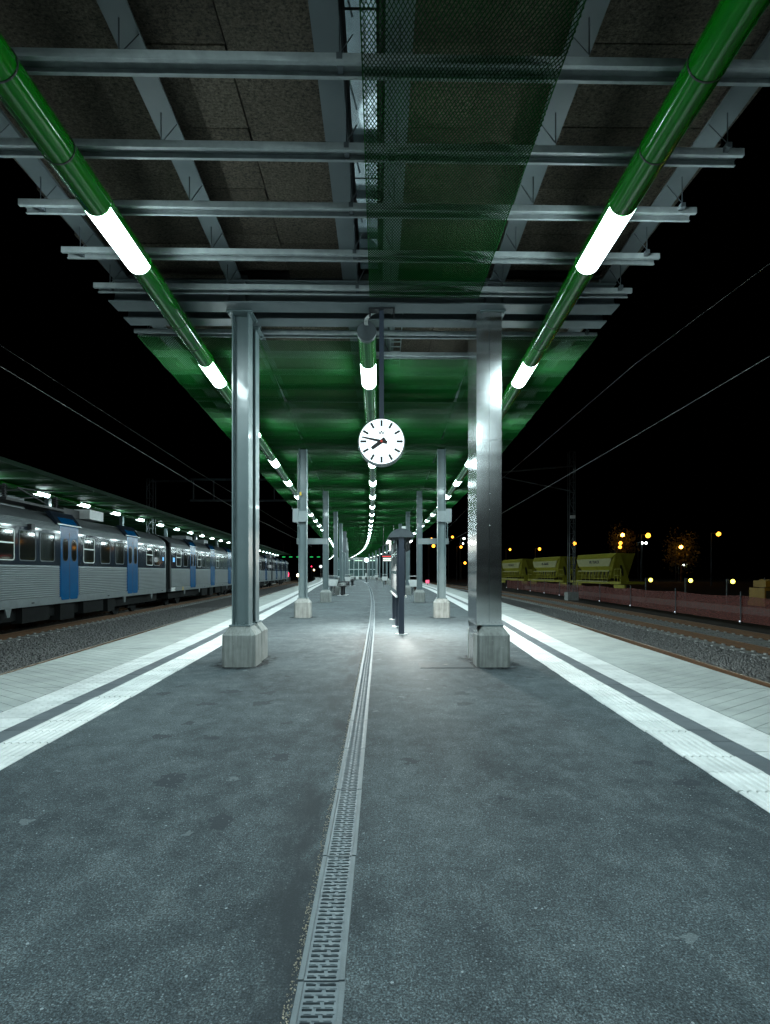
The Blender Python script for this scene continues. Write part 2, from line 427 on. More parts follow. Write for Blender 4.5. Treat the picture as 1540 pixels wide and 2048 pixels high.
for sgn in (-1, 1):
    fo = lambda y, o: cx(y) + sgn*(aw(y) + o)
    y = 1.8
    while y < NEAR1:
        rz = -math.atan(slope(lambda t: fo(t, 0), y)); j = random.uniform
        put('tactile_slab', T_ME, platform, (fo(y, W1/2) + j(-.004, .004), y, j(-.0008, .0008)), rz)
        put('dark_slab', K_ME, platform, (fo(y, W1 + W2/2) + j(-.0012, .0012), y + .03, j(-.0008, .0008)), rz)
        put('warning_slab', D_ME, platform, (fo(y, W1 + W2 + W3/2) + j(-.001, .001), y + .07, j(-.0008, .0008)), rz)
        y += SL
    y = 1.4
    while y < 24:
        rz = -math.atan(slope(lambda t: fo(t, 0), y)); j = random.uniform
        put('edge_slab', E_ME[sgn], platform, (fo(y, W1 + W2 + W3 + W4/2 + .002), y, j(-.001, .001)), rz)
        y += ELEN
    ye = y - ELEN/2
    for nm, o0, o1, mt in (('tactile_strip', 0, W1, 'tactile_white'), ('dark_strip', W1, W1 + W2, 'slab_dark'), ('warning_strip', W1 + W2, W1 + W2 + W3, 'tactile_white'), ('edge_strip', W1 + W2 + W3 + .002, WE, 'edge_slab')):
        lim = ye if nm == 'edge_strip' else NEAR1 - SL/2 + .04
        lo = 1.4 - ELEN/2 if nm == 'edge_strip' else 1.8 - SL/2
        for y0, y1 in ((lim, 105), (-14, lo)):
            ys = ystep(y0, y1); m = MB()
            prof = [(sgn*o0, -.012), (sgn*o1, -.012), (sgn*o1, .004), (sgn*o0, .004)]
            if sgn < 0: prof = prof[::-1]
            m.sweep(prof, [(cx(t) + sgn*aw(t), t, 0) for t in ys]); m.build(nm, M[mt], platform)

# tracks: ballast bed, rails, sleepers
def rail_prof(s=1.0):
    return [(-.035*s, -.13), (.035*s, -.13), (.03*s, -.118), (.008*s, -.11), (.008*s, -.035), (.026*s, -.03), (.026*s, 0), (-.026*s, 0), (-.026*s, -.03), (-.008*s, -.035), (-.008*s, -.11), (-.03*s, -.118)]
RZ = -.55
def track(name, label, fr, off_c, gauge, y0, y1, sl0, sl1, sp=.34):
    t = thing(name, label, 'railway track')
    ys = ystep(y0, y1)
    for s in (-1, 1):
        r = MB().sweep(rail_prof(), [(fr(y) + off_c + s*gauge/2, y, RZ) for y in ys]).build('rail', M['rail_rust'], t)
        MB().sweep([(-.022, 0), (.022, 0), (.020, .0035), (-.020, .0035)], [(fr(y) + off_c + s*gauge/2, y, RZ) for y in ys]).build('running_surface', M['rail_head'], r)
    m = MB(); hl = gauge/2 + .27
    m.sweep([(-.075, -.02), (.075, -.02), (.06, .04), (-.06, .04)], [(0, 0, 0), (0, 0.0001, 0)])
    m = MB(); m.box(-hl, hl, -.075, .075, -.10, 0)
    for s in (-1, 1):
        for e in (-.055, .055): m.box(s*gauge/2 + e - .018, s*gauge/2 + e + .018, -.04, .04, 0, .025)
    me = m.mesh('sleeper', M['sleeper'])
    y = sl0
    while y < sl1:
        put('sleeper', me, t, (fr(y) + off_c + random.uniform(-.01, .01), y, RZ - .128), random.uniform(-.01, .01) - math.atan(slope(fr, y)))
        y += sp
    return t
edge = {s: (lambda y, s=s: cx(y) + s*(aw(y) + WE)) for s in (-1, 1)}
TM, TX = -.069, -7.1            # the train's side plane: x = TX + TM * y
tl = lambda y: TX + TM*y
track('railway_track', 'empty track beside the platform edge on the train side, mostly hidden by the edge', edge[-1], -1.335, 1.17, 2, 100, 4, 40)
track('railway_track', 'track under the standing train, rusty rail along grey ballast', tl, -1.32, 1.2, 2, 110, 5, 45)
track('railway_track', 'track beside the platform edge on the wagon side, only its outer rusty rail showing', edge[1], 1.335, 1.17, 2, 110, 4, 40)
track('railway_track', 'second track from the platform on the wagon side, sleepers showing between two rusty rails', edge[1], 4.72, 1.42, 2, 110, 4, 62)
for sgn in (-1, 1):
    ys = ystep(-6, 110)
    m = MB()
    prof = [(sgn*.0, -.92), (sgn*.02, -.72), (sgn*6.0, -.72), (sgn*6.8, -.93)] if sgn > 0 else [(0, -.92), (-.02, -.72), (-9.5, -.72), (-10.5, -.93)]
    if sgn < 0: prof = prof[::-1]
    b = m.sweep(prof, [(edge[sgn](y) - sgn*.02, y, 0) for y in ys], closed=False).build('track_bed', M['ballast_bed'])
    tag(b, 'grey ballast bed of the tracks on the %s side' % ('train' if sgn < 0 else 'wagon'), 'ballast', kind='structure')
def stones(name, label, n, fx0, fx1, y0, y1, z, r0, r1):
    V = np.array([(1,0,0),(-1,0,0),(0,1,0),(0,-1,0),(0,0,1),(0,0,-1)], float)
    Fc = np.array([(0,2,4),(2,1,4),(1,3,4),(3,0,4),(2,0,5),(1,2,5),(3,1,5),(0,3,5)])
    u = rng.random(n); ys = 1/(1/y0 + (1/y1 - 1/y0)*u)            # denser near the camera
    ys = y0 + (y1 - y0)*u**1.35
    a = np.array([fx0(y) for y in ys]); b = np.array([fx1(y) for y in ys])
    xs = a + (b - a)*rng.random(n)
    c = np.stack([xs, ys, z + rng.uniform(-.4, .45, n)*r0*1.5], 1)
    r = rng.uniform(r0, r1, n)
    sc3 = rng.uniform(.65, 1.25, (n, 1, 3))
    vv = V[None]*sc3*r[:, None, None] * rng.uniform(.75, 1.2, (n, 6, 1))
    q = rng.normal(size=(n, 4)); q /= np.linalg.norm(q, axis=1)[:, None]
    w, x, yq, zq = q.T
    R = np.stack([1-2*(yq*yq+zq*zq), 2*(x*yq-w*zq), 2*(x*zq+w*yq), 2*(x*yq+w*zq), 1-2*(x*x+zq*zq), 2*(yq*zq-w*x), 2*(x*zq-w*yq), 2*(yq*zq+w*x), 1-2*(x*x+yq*yq)], 1).reshape(n, 3, 3)
    vv = np.einsum('nij,nkj->nki', R, vv) + c[:, None]
    me = bpy.data.meshes.new(name)
    nv = n*6; fs = (Fc[None] + (np.arange(n)*6)[:, None, None]).reshape(-1)
    me.vertices.add(nv); me.vertices.foreach_set('co', vv.reshape(-1).astype(np.float32))
    me.loops.add(len(fs)); me.loops.foreach_set('vertex_index', fs.astype(np.int32))
    me.polygons.add(n*8); me.polygons.foreach_set('loop_start', np.arange(0, n*24, 3, dtype=np.int32)); me.polygons.foreach_set('loop_total', np.full(n*8, 3, dtype=np.int32))
    me.update(calc_edges=True); me.validate(); me.materials.append(M['ballast'])
    return tag(put(name, me), label, 'gravel', kind='stuff')
stones('gravel', 'grey crushed stone between the platform and the train', 46000, lambda y: max(tl(y) - .55, edge[-1](y) - 5.6), lambda y: edge[-1](y) - 1.75, 4.5, 24, -.715, .018, .034)
stones('gravel', 'grey crushed stone between the rails on the wagon side', 60000, lambda y: edge[1](y) + 1.75, lambda y: edge[1](y) + 6.0, 5.0, 24, -.715, .018, .034)

# ------------------------------------------------------------------ drain in the platform floor
drain = thing('drain_channel', 'slotted metal drainage channel running down the middle of the asphalt', 'drain')
GW = .0372
def grate_mesh():
    m = MB(); L = .495; rows = 31; p = L/rows
    for k in range(rows):
        y0 = -L/2 + k*p
        m.box(-GW, GW, y0, y0 + p*.30, -.012, 0); m.box(-GW, GW, y0 + p*.68, y0 + p, -.012, 0)   # solid bars
        a, b = (.62, .36) if k % 2 else (.36, .62)
        xs = [(-GW, -GW + .004)]
        s1 = -GW + .0065; e1 = s1 + (2*GW - .016)*a*1.0
        e1 = s1 + (2*GW - .021)*a/(a + b)
        m.box(-GW, s1, y0 + p*.30, y0 + p*.68, -.012, 0); m.box(e1, e1 + .008, y0 + p*.30, y0 + p*.68, -.012, 0); m.box(GW - .0065, GW, y0 + p*.30, y0 + p*.68, -.012, 0)
        for q in range(3):                                               # low raised dashes of the anti-slip pattern
            x = -GW + .006 + q*.0225 + (.005 if k % 2 else 0); m.box(x, x + .015, y0 + p*.80, y0 + p*.90, 0, .0012)
    return m.mesh('grate', M['cast_iron'])
def dframe_mesh(s):
    m = MB(); m.box(min(s*.0382, s*.0495), max(s*.0382, s*.0495), -.247, .247, -.05, .0015)
    m.box(min(s*.0375, s*.0385), max(s*.0375, s*.0385), -.247, .247, -.05, .0028)
    return m.mesh('drain_frame', M['drain_frame'])
G_ME, DF = grate_mesh(), {-1: dframe_mesh(-1), 1: dframe_mesh(1)}
y = .2 - .0
joints = 926.5/817.5
y = joints - .25 - .5*2
k = 0
while y < 40:
    rz = -math.atan(slope(cx, y)); jx = random.uniform(-.0012, .0012)
    put('grate', G_ME, drain, (cx(y) + jx, y, 0), rz)
    for s in (-1, 1): put('frame_rail', DF[s], drain, (cx(y) + jx*1.5 + random.uniform(-.001, .001), y, random.uniform(-.0004, .0004)), rz)
    y += .5; k += 1
yd = y - .25
ys = ystep(yd, 72)
MB().sweep([(-.0495, -.02), (.0495, -.02), (.0495, .001), (-.0495, .001)], [(cx(t), t, 0) for t in ys]).build('far_cover_strip', M['drain_frame'], drain)
MB().sweep([(-.05, -.075), (.05, -.075), (.05, -.058), (-.05, -.058)], [(cx(t), t, 0) for t in ystep(-6, 40)]).build('channel_floor', M['channel_dark'], drain)

M['sand'] = mat('sand_grit', (.42, .36, .26), (.20, .19, .17), 40, .9)
g1 = stones('grit', 'pale sand and grit gathered along the drain edges', 1700, lambda y: cx(y) - .066, lambda y: cx(y) - .050, .9, 7, .0006, .0008, .0026)
g1.data.materials.clear(); g1.data.materials.append(M['sand'])
# ------------------------------------------------------------------ columns
Z_BEAM = 3.22
def foot_mesh():
    m = MB(); a, c = .15, .028; b, d = .092, .012
    def oct_(h, k, z): return [(-h+k,-h,z),(h-k,-h,z),(h,-h+k,z),(h,h-k,z),(h-k,h,z),(-h+k,h,z),(-h,h-k,z),(-h,-h+k,z)]
    rings = [oct_(a, c, -.04), oct_(a, c, .285), oct_(b, d, .362)]
    vs = [p for r in rings for p in r]; fs = [(i + 8*k, (i+1) % 8 + 8*k, (i+1) % 8 + 8*(k+1), i + 8*(k+1)) for k in range(2) for i in range(8)] + [tuple(range(16, 24))]
    return m.add(vs, fs).mesh('concrete_foot', M['concrete'])
def shaft_mesh():
    m = MB(); hx, hy, tf, tw_ = .076, .075, .010, .0045; z0, z1 = .375, Z_BEAM - .012
    pr = [(-hx, -hy), (-hx+tf, -hy), (-hx+tf, -tw_-.008), (-hx+tf+.008, -tw_), (hx-tf-.008, -tw_), (hx-tf, -tw_-.008), (hx-tf, -hy), (hx, -hy), (hx, hy), (hx-tf, hy), (hx-tf, tw_+.008), (hx-tf-.008, tw_), (-hx+tf+.008, tw_), (-hx+tf, tw_+.008), (-hx+tf, hy), (-hx, hy)]
    n = len(pr); vs = [(x, y, z0) for x, y in pr] + [(x, y, z1) for x, y in pr]
    return m.add(vs, [(i, (i+1) % n, n+(i+1) % n, n+i) for i in range(n)]).mesh('shaft', M['column_paint'])
def plate_mesh(name, h, z0, z1, up):
    m = MB(); m.box(-h, h, -h, h, z0, z1)
    for sx in (-1, 1):
        for sy in (-1, 1):
            x, y = sx*h*.62 if up else sx*h*.86, sy*h*.78
            if up: m.cyl((x*.6, y, z1), (x*.6, y, z1 + .02), .009, n=6)
            else: m.cyl((x, y, z0 - .016), (x, y, z0), .011, n=6)
    return m.mesh(name, M['column_paint'])
FOOT, SHAFT = foot_mesh(), shaft_mesh()
BASEP, CAPP = plate_mesh('base_plate', .097, .362, .375, True), plate_mesh('cap_plate', .115, Z_BEAM - .012, Z_BEAM, False)
COLY = [5.03, 5.36] + [10.33 + 5.27*k for k in range(12)]
def add_column(x, y, label, clad=False):
    c = thing('platform_column', label, 'column', (x, y, 0), 0, 'steel columns carrying the platform canopy')
    put('concrete_foot', FOOT, c); put('base_plate', BASEP, c); put('shaft', SHAFT, c); put('cap_plate', CAPP, c)
    return c
cols = {}
for i, y in enumerate(COLY):
    for s, nm in ((-1, 'train'), (1, 'wagon')):
        if i == 0: lb = 'bare grey-green steel column in front, paired, on the train side' if s < 0 else 'steel column inside the polished cladding, its rough concrete foot in front'
        elif i == 1: lb = 'grey steel column close behind the front column, train side' if s < 0 else 'hidden rear steel column inside the polished cladding'
        elif i == 2: lb = 'grey steel column with bracket box, hook and yellow tag, train side' if s < 0 else 'grey steel column with bracket box beyond the clad column, wagon side'
        else: lb = 'grey steel column on concrete foot, %s after the pair, %s side' % (ORD[i-2], nm)
        cols[(i, s)] = add_column(cx(y) + s*cw(y), y, lb)
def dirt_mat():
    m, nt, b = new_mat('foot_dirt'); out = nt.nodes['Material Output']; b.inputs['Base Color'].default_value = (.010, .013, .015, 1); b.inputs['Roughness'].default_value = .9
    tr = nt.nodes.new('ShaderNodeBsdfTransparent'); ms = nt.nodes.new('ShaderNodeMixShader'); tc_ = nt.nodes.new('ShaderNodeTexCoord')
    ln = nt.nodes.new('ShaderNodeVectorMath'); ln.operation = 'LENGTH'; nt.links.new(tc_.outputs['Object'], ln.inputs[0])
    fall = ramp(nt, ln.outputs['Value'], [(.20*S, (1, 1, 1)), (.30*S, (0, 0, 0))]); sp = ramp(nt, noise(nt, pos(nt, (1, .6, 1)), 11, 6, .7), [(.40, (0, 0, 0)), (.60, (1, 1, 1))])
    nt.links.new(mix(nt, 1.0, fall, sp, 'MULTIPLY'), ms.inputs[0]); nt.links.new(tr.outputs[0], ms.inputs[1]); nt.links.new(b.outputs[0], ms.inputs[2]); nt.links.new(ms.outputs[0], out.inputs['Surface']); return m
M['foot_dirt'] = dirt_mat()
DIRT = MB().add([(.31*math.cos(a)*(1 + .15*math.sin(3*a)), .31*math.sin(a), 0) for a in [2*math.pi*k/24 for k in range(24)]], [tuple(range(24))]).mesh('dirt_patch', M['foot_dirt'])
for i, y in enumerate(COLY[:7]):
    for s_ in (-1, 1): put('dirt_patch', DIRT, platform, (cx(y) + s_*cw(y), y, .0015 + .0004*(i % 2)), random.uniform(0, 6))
# polished steel cladding round the front pair on the wagon side
xl, xr, yf, yb = .829, 1.056, 4.935, 5.44
cl = thing('column_cladding', 'polished stainless steel cladding boxed round the front column pair', 'cladding', (xl, yf, 0))
zj = 2.05; xs = .943 - xl; wd = xr - xl; dp = yb - yf; t = .003
for z0, z1 in ((.372, zj - .0015), (zj + .0015, Z_BEAM - .014)):
    MB().box(0, xs - .0012, 0, t, z0, z1).build('front_panel', M['stainless'], cl)
    MB().box(xs + .0012, wd, 0, t, z0, z1).build('front_panel', M['stainless'], cl)
    MB().box(0, t, .0035, dp, z0 - (.04 if z0 < 1 else 0), z1).build('side_panel', M['stainless'], cl)
    MB().box(wd - t, wd, .0035, dp, z0, z1).build('side_panel', M['stainless'], cl)
    MB().box(t, wd - t, dp - t, dp - .0005, z0, z1).build('back_panel', M['stainless'], cl)
MB().add([(-.012, .36, .0), (.006, -.05, .0), (.006, -.05, .285), (-.012, .36, .325)], [(0, 1, 2, 3)]).build('skirt_panel', M['stainless'], cl)
MB().add([(-.014, .37, .327), (.006, -.048, .287), (0, .0015, .372), (0, dp, .372)], [(0, 1, 2, 3)]).build('transition_panel', M['stainless'], cl)
mb = MB()
for k in range(18): mb.ball((xs + .004, -.0005, .55 + k*.145), .0028, 6, 4)
for k in range(6): mb.ball((.02 + k*.038, -.0005, .40), .0028, 6, 4)
mb.build('rivets', M['chrome'], cl)

# ------------------------------------------------------------------ canopies
zb = 3.43                                                        # underside of the longitudinal beams
IB = lambda h, bw, tf, tw_: [(-bw/2, 0), (bw/2, 0), (bw/2, tf), (tw_/2, tf), (tw_/2, h-tf), (bw/2, h-tf), (bw/2, h), (-bw/2, h), (-bw/2, h-tf), (-tw_/2, h-tf), (-tw_/2, tf), (-bw/2, tf)]
LOFF = [lambda y: -(tw(y) + .49), lambda y: -.70*tw(y), lambda y: -.137, lambda y: .215, lambda y: .70*tw(y), lambda y: tw(y) + .49]
M['mast'] = mat('mast_steel', (.11, .13, .14), (.06, .07, .08), 6, .5, .4)
canA = thing('platform_canopy', 'open end of the canopy overhead, grey beams and bare wood wool panels', 'canopy', (0, 0, 0))
canB = thing('platform_canopy', 'long green mesh ceiling canopy running away down the platform', 'canopy', (0, 0, 0))
PZ = 3.21
def purlin_mesh(hl):
    w2, t, lip, h = .0475, .004, .021, .040
    pr = [(-w2, 0), (-w2+lip, 0), (-w2+lip, t), (-w2+t, t), (-w2+t, h-t), (w2-t, h-t), (w2-t, t), (w2-lip*.8, t), (w2-lip*.8, 0), (w2, 0), (w2, h), (-w2, h)]
    n = len(pr); m = MB(); vs = [(-hl, a, b) for a, b in pr] + [(hl, a, b) for a, b in pr]
    fs = [(i, n+i, n+(i+1) % n, (i+1) % n) for i in range(n)]
    m.add(vs, fs)
    m.add([(-hl, -w2, h), (-hl, w2, h), (-hl, w2, h-t), (-hl, -w2, h-t)], [(0, 1, 2, 3)])
    return m.mesh('purlin', M['galv'])
PUR = purlin_mesh(1.0)
def add_purlin(par, y, hang=True):
    hl = tw(y) + .60; rz = -math.atan(slope(cx, y)) + .008
    p = put('purlin', PUR, par, (cx(y), y, PZ), rz, (hl, 1, 1))
    if hang:
        for k, lo in enumerate(LOFF):
            x = cx(y) + lo(y); m = MB(); sx = 1 if k < 3 else -1
            xo = x + (.07 if k in (2,) else 0)*sx
            m.cyl((xo, y - .03, PZ + .05), (xo, y - .03, zb + .01), .0038, n=6)
            m.bar((xo + .055*sx, y + .05, zb), (xo + .002*sx, y - .02, PZ + .065), .010, .004)
            if k in (0, 2, 5): m.box(xo - .014, xo + .014, y - .0505, y + .030, PZ + .012, PZ + .0425)
            m.build('hanger', M['mast'], par)
for y in (-11, -9.5, -8, -6.5, -5, -3.6, -2.5, -1.4, -.4, .55, 1.07, 1.58, 2.09, 2.565, 3.09, 3.585, 4.10, 4.60): add_purlin(canA, y)
yy = 5.45; ks = 0
while yy < 92:
    add_purlin(canB, yy, hang=yy < 6.3); yy += .52
for lo in LOFF:
    ys = ystep(-12, 4.93, .9)
    MB().sweep(IB(.16, .135, .011, .008), [(cx(y) + lo(y), y, zb) for y in ys]).build('longitudinal_beam', M['beam_paint'], canA)
    ys = ystep(5.02, 92, .9)
    MB().sweep(IB(.16, .135, .011, .008), [(cx(y) + lo(y), y, zb) for y in ys]).build('longitudinal_beam', M['beam_paint'], canB)
def cross_beam(par, y, w=.18):
    hl = tw(y) + .585; m = MB(); pr = IB(.20, w, .012, .009); n = len(pr)
    m.add([(-hl + .03*(b > .05), a, b) for a, b in pr] + [(hl - .03*(b > .05), a, b) for a, b in pr], [(i, n+i, n+(i+1) % n, (i+1) % n) for i in range(n)] + [tuple(range(n)), tuple(range(n, 2*n))[::-1]])
    for sx in (-1, 1):
        for e in (-.078, .078): m.box(sx*cw(max(y, 5)) + e - .004, sx*cw(max(y, 5)) + e + .004, -w/2 + .006, w/2 - .006, .012, .188)
    return m.build('cross_beam', M['beam_paint'], par, (cx(y), y, Z_BEAM + .001), -math.atan(slope(cx, y)) + .004)
cross_beam(canA, 4.89); cross_beam(canB, 5.19, .15)
for y in COLY[2:]: cross_beam(canB, y)
# wood wool ceiling panels
WW = {}
def wool(par, y0, y1, L, mid=True):
    y = y0; r = 0
    while y < y1 - .05:
        yc = y + L/2
        b = [lo(yc) for lo in LOFF]
        spans = [(b[0]-.17, b[0] + .02), (b[0] + .02, b[1]), (b[1], (b[1]+b[2])/2 - .05), ((b[1]+b[2])/2 - .05, b[2]), (b[3], (b[3]+b[4])/2), ((b[3]+b[4])/2, b[4]), (b[4], b[5] - .02), (b[5] - .02, b[5] + .17)]
        for k, (a, c) in enumerate(spans):
            w = c - a
            if 'ww' not in WW: WW['ww'] = MB().box(-.5, .5, -.5, .5, 0, .03).mesh('ceiling_panel', M['woodwool'])
            tilt = random.uniform(-.003, .003)
            o = put('ceiling_panel', WW['ww'], par, (cx(yc) + (a + c)/2, yc + (.12 if k % 2 else 0), 3.535 + tilt), -math.atan(slope(cx, yc)), (w - .006, L - .008, 1))
        y += L; r += 1
wool(canA, -11.79, 4.85, .52)
wool(canB, 5.05, 8.7, .52)
for c, y0, y1, z in ((canA, -12, 4.93, 3.59), (canB, 5.02, 92, 3.60)):
    ys = ystep(y0, y1, .9); m = MB()
    vs = []; fs = []
    for i, y in enumerate(ys):
        h = tw(y) + .66; vs += [(cx(y) - h, y, z), (cx(y) + h, y, z), (cx(y) + h, y, z + .05), (cx(y) - h, y, z + .05)]
        if i: a = 4*(i-1); b = 4*i; fs += [(a, a+1, b+1, b), (a+1, a+2, b+2, b+1), (a+2, a+3, b+3, b+2), (a+3, a, b, b+3)]
    m.add(vs, fs).build('roof_deck', M['black_metal'], c)
# glossy rooflight strip between the middle beams
ys = ystep(-4, 4.75, .9)
for y0 in [-4 + 1.09*k for k in range(8)]:
    yc = y0 + .54
    MB().box(-.078, .068, -.538, .538, 0, .006).build('rooflight_sheet', M['glass_strip'], canA, (cx(yc) + .035, yc, 3.472), -math.atan(slope(cx, yc)))
for e in (-.066, .143):
    MB().sweep([(-.008, -.02), (.008, -.02), (.008, .03), (-.008, .03)], [(cx(y) + e - .02, y, 3.47) for y in ys]).build('rooflight_trim', M['clock_black'], canA)

# expanded metal ceiling panels
def mesh_panel(wd, ln, sw=.0205, sl=.0325):
    m = MB(); nx = int(round(wd/sw)); ny = int(round(ln/sl)); sw = wd/nx; sl = ln/ny
    r = Vector((0, -.0040, .0048))
    vs = []; fs = []
    def zz(p): return Vector((p.x, p.y, -.013*math.sin(math.pi*(p.y + ln/2)/.52)**2))
    def seg(a, b):
        a = zz(a); b = zz(b); o = len(vs); vs.extend([a - r*.5, b - r*.5, b + r*.5, a + r*.5]); fs.append((o, o+1, o+2, o+3))
    for j in range(2*ny):
        y0 = -ln/2 + j*sl/2; y1 = y0 + sl/2
        for i in range(nx):
            xa = -wd/2 + i*sw; xm = xa + sw/2; xb = xa + sw
            if j % 2 == 0: seg(Vector((xa, y0, 0)), Vector((xm, y1, 0))); seg(Vector((xb, y0, 0)), Vector((xm, y1, 0)))
            else: seg(Vector((xm, y0, 0)), Vector((xa, y1, 0))); seg(Vector((xm, y0, 0)), Vector((xb, y1, 0)))
    m.add(vs, fs)
    e = .006
    for x in (-wd/2, wd/2 - e): m.box(x, x + e, -ln/2, ln/2, -.004, .003)
    return m.mesh('mesh_panel', M['green_mesh'])
PL = 2.08
MP = mesh_panel(1.0, PL)
MZ = 3.196
for y0 in (4.655 - PL/2, 4.655 - 1.5*PL, 4.655 - 2.5*PL):
    put('mesh_panel', MP, canA, (cx(y0) + .50, y0, MZ), -math.atan(slope(cx, y0)), (.93, .998, 1))
yc = 5.42 + PL/2; kk = 0
while yc < 92:
    e = tw(yc) + .585; s1 = .645*tw(yc); rz = -math.atan(slope(cx, yc))
    for a, b in ((-e, -s1), (-s1, 0), (0, s1), (s1, e)):
        y0, ln = yc, PL
        if kk == 0 and a == 0: y0, ln = yc + .29, PL - .58
        if kk == 0 and a == -s1: y0, ln = yc + .05, PL - .1
        sl = slope(lambda t: cx(t) + (a + b)/2/tw(yc)*tw(t), yc)
        put('mesh_panel', MP, canB, (cx(y0) + (a + b)/2, y0, MZ + random.uniform(-.003, .003)), -math.atan(sl), ((b - a)*.996, ln/PL*.996, 1))
    yc += PL; kk += 1
# cable ladder above the opening next to the clock
cb = MB()
for x in (.06, .17): cb.box(x - .004, x + .004, 5.1, 7.2, 3.30, 3.325)
for k in range(16): cb.box(.06, .17, 5.15 + k*.13, 5.165 + k*.13, 3.305, 3.315)
tag(cb.build('cable_ladder', M['galv']), 'small metal cable ladder lying above the ceiling gap beyond the clock', 'cable ladder')

# ------------------------------------------------------------------ light tubes
TZ, TR, LL, SP = 3.085, .086, .64, 2.42
def casing_mesh(L): return MB().cyl((0, 0, 0), (0, L, 0), TR, n=28).mesh('tube_casing', M['green_tube'], 40)
CAS = casing_mesh(1.0)
def lamp_mesh():
    m = MB(); m.cyl((0, 0, 0), (0, LL, 0), TR*1.004, n=14, caps=False, a0=math.pi*1.10, a1=math.pi*1.90); return m.mesh('lamp_diffuser', M['lamp'], 60)
LMP = lamp_mesh()
TOP = MB().cyl((0, 0, 0), (0, LL, 0), TR, n=14, caps=False, a0=-.11*math.pi, a1=1.11*math.pi).mesh('lamp_housing', M['green_tube'], 60)
RING = MB().cyl((0, -.004, 0), (0, .004, 0), TR + .0025, n=28).mesh('joint_ring', M['black_metal'], 40)
def light_tube(label, off, y_first, y_start, y_end):
    t = thing('light_tube', label, 'light fitting', (0, 0, 0), 0, 'green light tubes under the canopy')
    P = lambda y: Vector((cx(y) + off(y), y, TZ))
    def cas(a, b):
        p, q = P(a), P(b); d = q - p
        put('tube_casing', CAS, t, p, math.atan2(-d.x, d.y), (1, d.length, 1))
    y = y_first; prev = y_start
    while y < y_end:
        a, b = y - LL/2, y + LL/2
        if a > prev: cas(prev, a)
        p, q = P(a), P(b); d = q - p; rz = math.atan2(-d.x, d.y)
        l = put('lamp', LMP, t, p, rz, (1, d.length/LL, 1)); put('lamp_housing', TOP, t, p, rz, (1, d.length/LL, 1))
        if y < 22:
            for e in (a - .42, a - .9) if a - .9 > prev else (): put('joint_ring', RING, t, P(e), rz)
        prev = b; y += SP
    cas(prev, y_end)
    return t
light_tube('glossy green light tube overhead along the train side of the canopy', lambda y: -tw(y), 3.61 - 4*SP, -11.9, 92)
light_tube('glossy green light tube overhead along the wagon side of the canopy', lambda y: tw(y), 3.61 - 4*SP, -11.9, 92)
tc = light_tube('green light tube down the middle of the canopy, starting above the clock', lambda y: 0.0 if y > 0 else 0, 6.08, 5.09, 92)
MB().cyl((cx(5.05), 5.045, TZ), (cx(5.09), 5.10, TZ), TR + .004, n=28).build('end_cap', M['mast'], tc, smooth=40)
for dx in (-.012, .0, .012):
    p0 = Vector((cx(5.0) + dx, 5.05, TZ + .05)); pts = []
    for k in range(11):
        u = k/10; pts.append(p0 + Vector((.16*u - .08*math.sin(math.pi*u)*(1 - u) , -.09*u, .03*u + .075*math.sin(math.pi*u*.75))))
    MB().tube(pts, .0045, 6).build('supply_cable', M['white_enamel'], tc, smooth=60)

# ------------------------------------------------------------------ clock
def clock_parts(c, r, face_y=0.0, back=True, detail=True):
    m = MB(); m.cyl((0, .004, 0), (0, .125, 0), r + .006, n=64); m.build('case', M['grey_steel'], c, smooth=40)
    fc = MB(); fc.cyl((0, -.001, 0), (0, .003, 0), r, n=64); f = fc.build('dial', M['clock_face'], c)
    if back: MB().cyl((0, .126, 0), (0, .130, 0), r, n=48).build('rear_dial', M['clock_face'], c)
    rim = MB(); n = 72
    for i in range(n):
        a0, a1 = 2*math.pi*i/n, 2*math.pi*(i+1)/n
        vs = []
        for a in (a0, a1):
            for rr, yq in ((r, -.002), (r + .007, -.002), (r + .009, .01), (r, .01)): vs.append((rr*math.cos(a), yq, rr*math.sin(a)))
        rim.add(vs, [(0, 1, 5, 4), (1, 2, 6, 5), (2, 3, 7, 6), (3, 0, 4, 7)])
    rim.build('bezel', M['chrome'], c, smooth=40)
    if detail:
        for k in range(60):
            a = math.pi/2 - 2*math.pi*k/60; big = k % 5 == 0
            r1, r0, w = (r*.945, r*.67, r*.098) if big else (r*.945, r*.885, r*.030)
            d = Vector((math.cos(a), 0, math.sin(a)))
            mm = MB(); mm.bar(d*r0 + Vector((0, -.003, 0)), d*r1 + Vector((0, -.003, 0)), w, .0025, up=(0, 1, 0))
            mm.build('hour_mark' if big else 'minute_mark', M['clock_black'], f)
    for ang, l, tl_, w, nm in ((234, .54, -.20, .155, 'hour_hand'), (282.5, .88, -.26, .115, 'minute_hand')):
        a = math.radians(90 - ang); d = Vector((math.cos(a), 0, math.sin(a)))
        s = Vector((-d.z, 0, d.x)); yv = Vector((0, -.007 if nm == 'hour_hand' else -.011, 0))
        w0, w1 = r*w*.62, r*w*(.50 if nm == 'hour_hand' else .28)
        q = [d*(r*tl_) + s*w0 + yv, d*(r*tl_) - s*w0 + yv, d*(r*l) - s*w1 + yv, d*(r*l) + s*w1 + yv]
        mm = MB(); mm.add(q + [p + Vector((0, .003, 0)) for p in q], [(0, 1, 2, 3), (7, 6, 5, 4), (0, 4, 5, 1), (1, 5, 6, 2), (2, 6, 7, 3), (3, 7, 4, 0)])
        mm.build(nm, M['clock_black'], c)
    MB().cyl((0, -.016, 0), (0, -.004, 0), r*.055, n=16).build('hub', M['clock_red'], c)
    return f
ck = thing('platform_clock', 'large round white lit clock with black bars hanging from the beam', 'clock', (-.031, 4.85, 2.016))
fc = clock_parts(ck, .2)
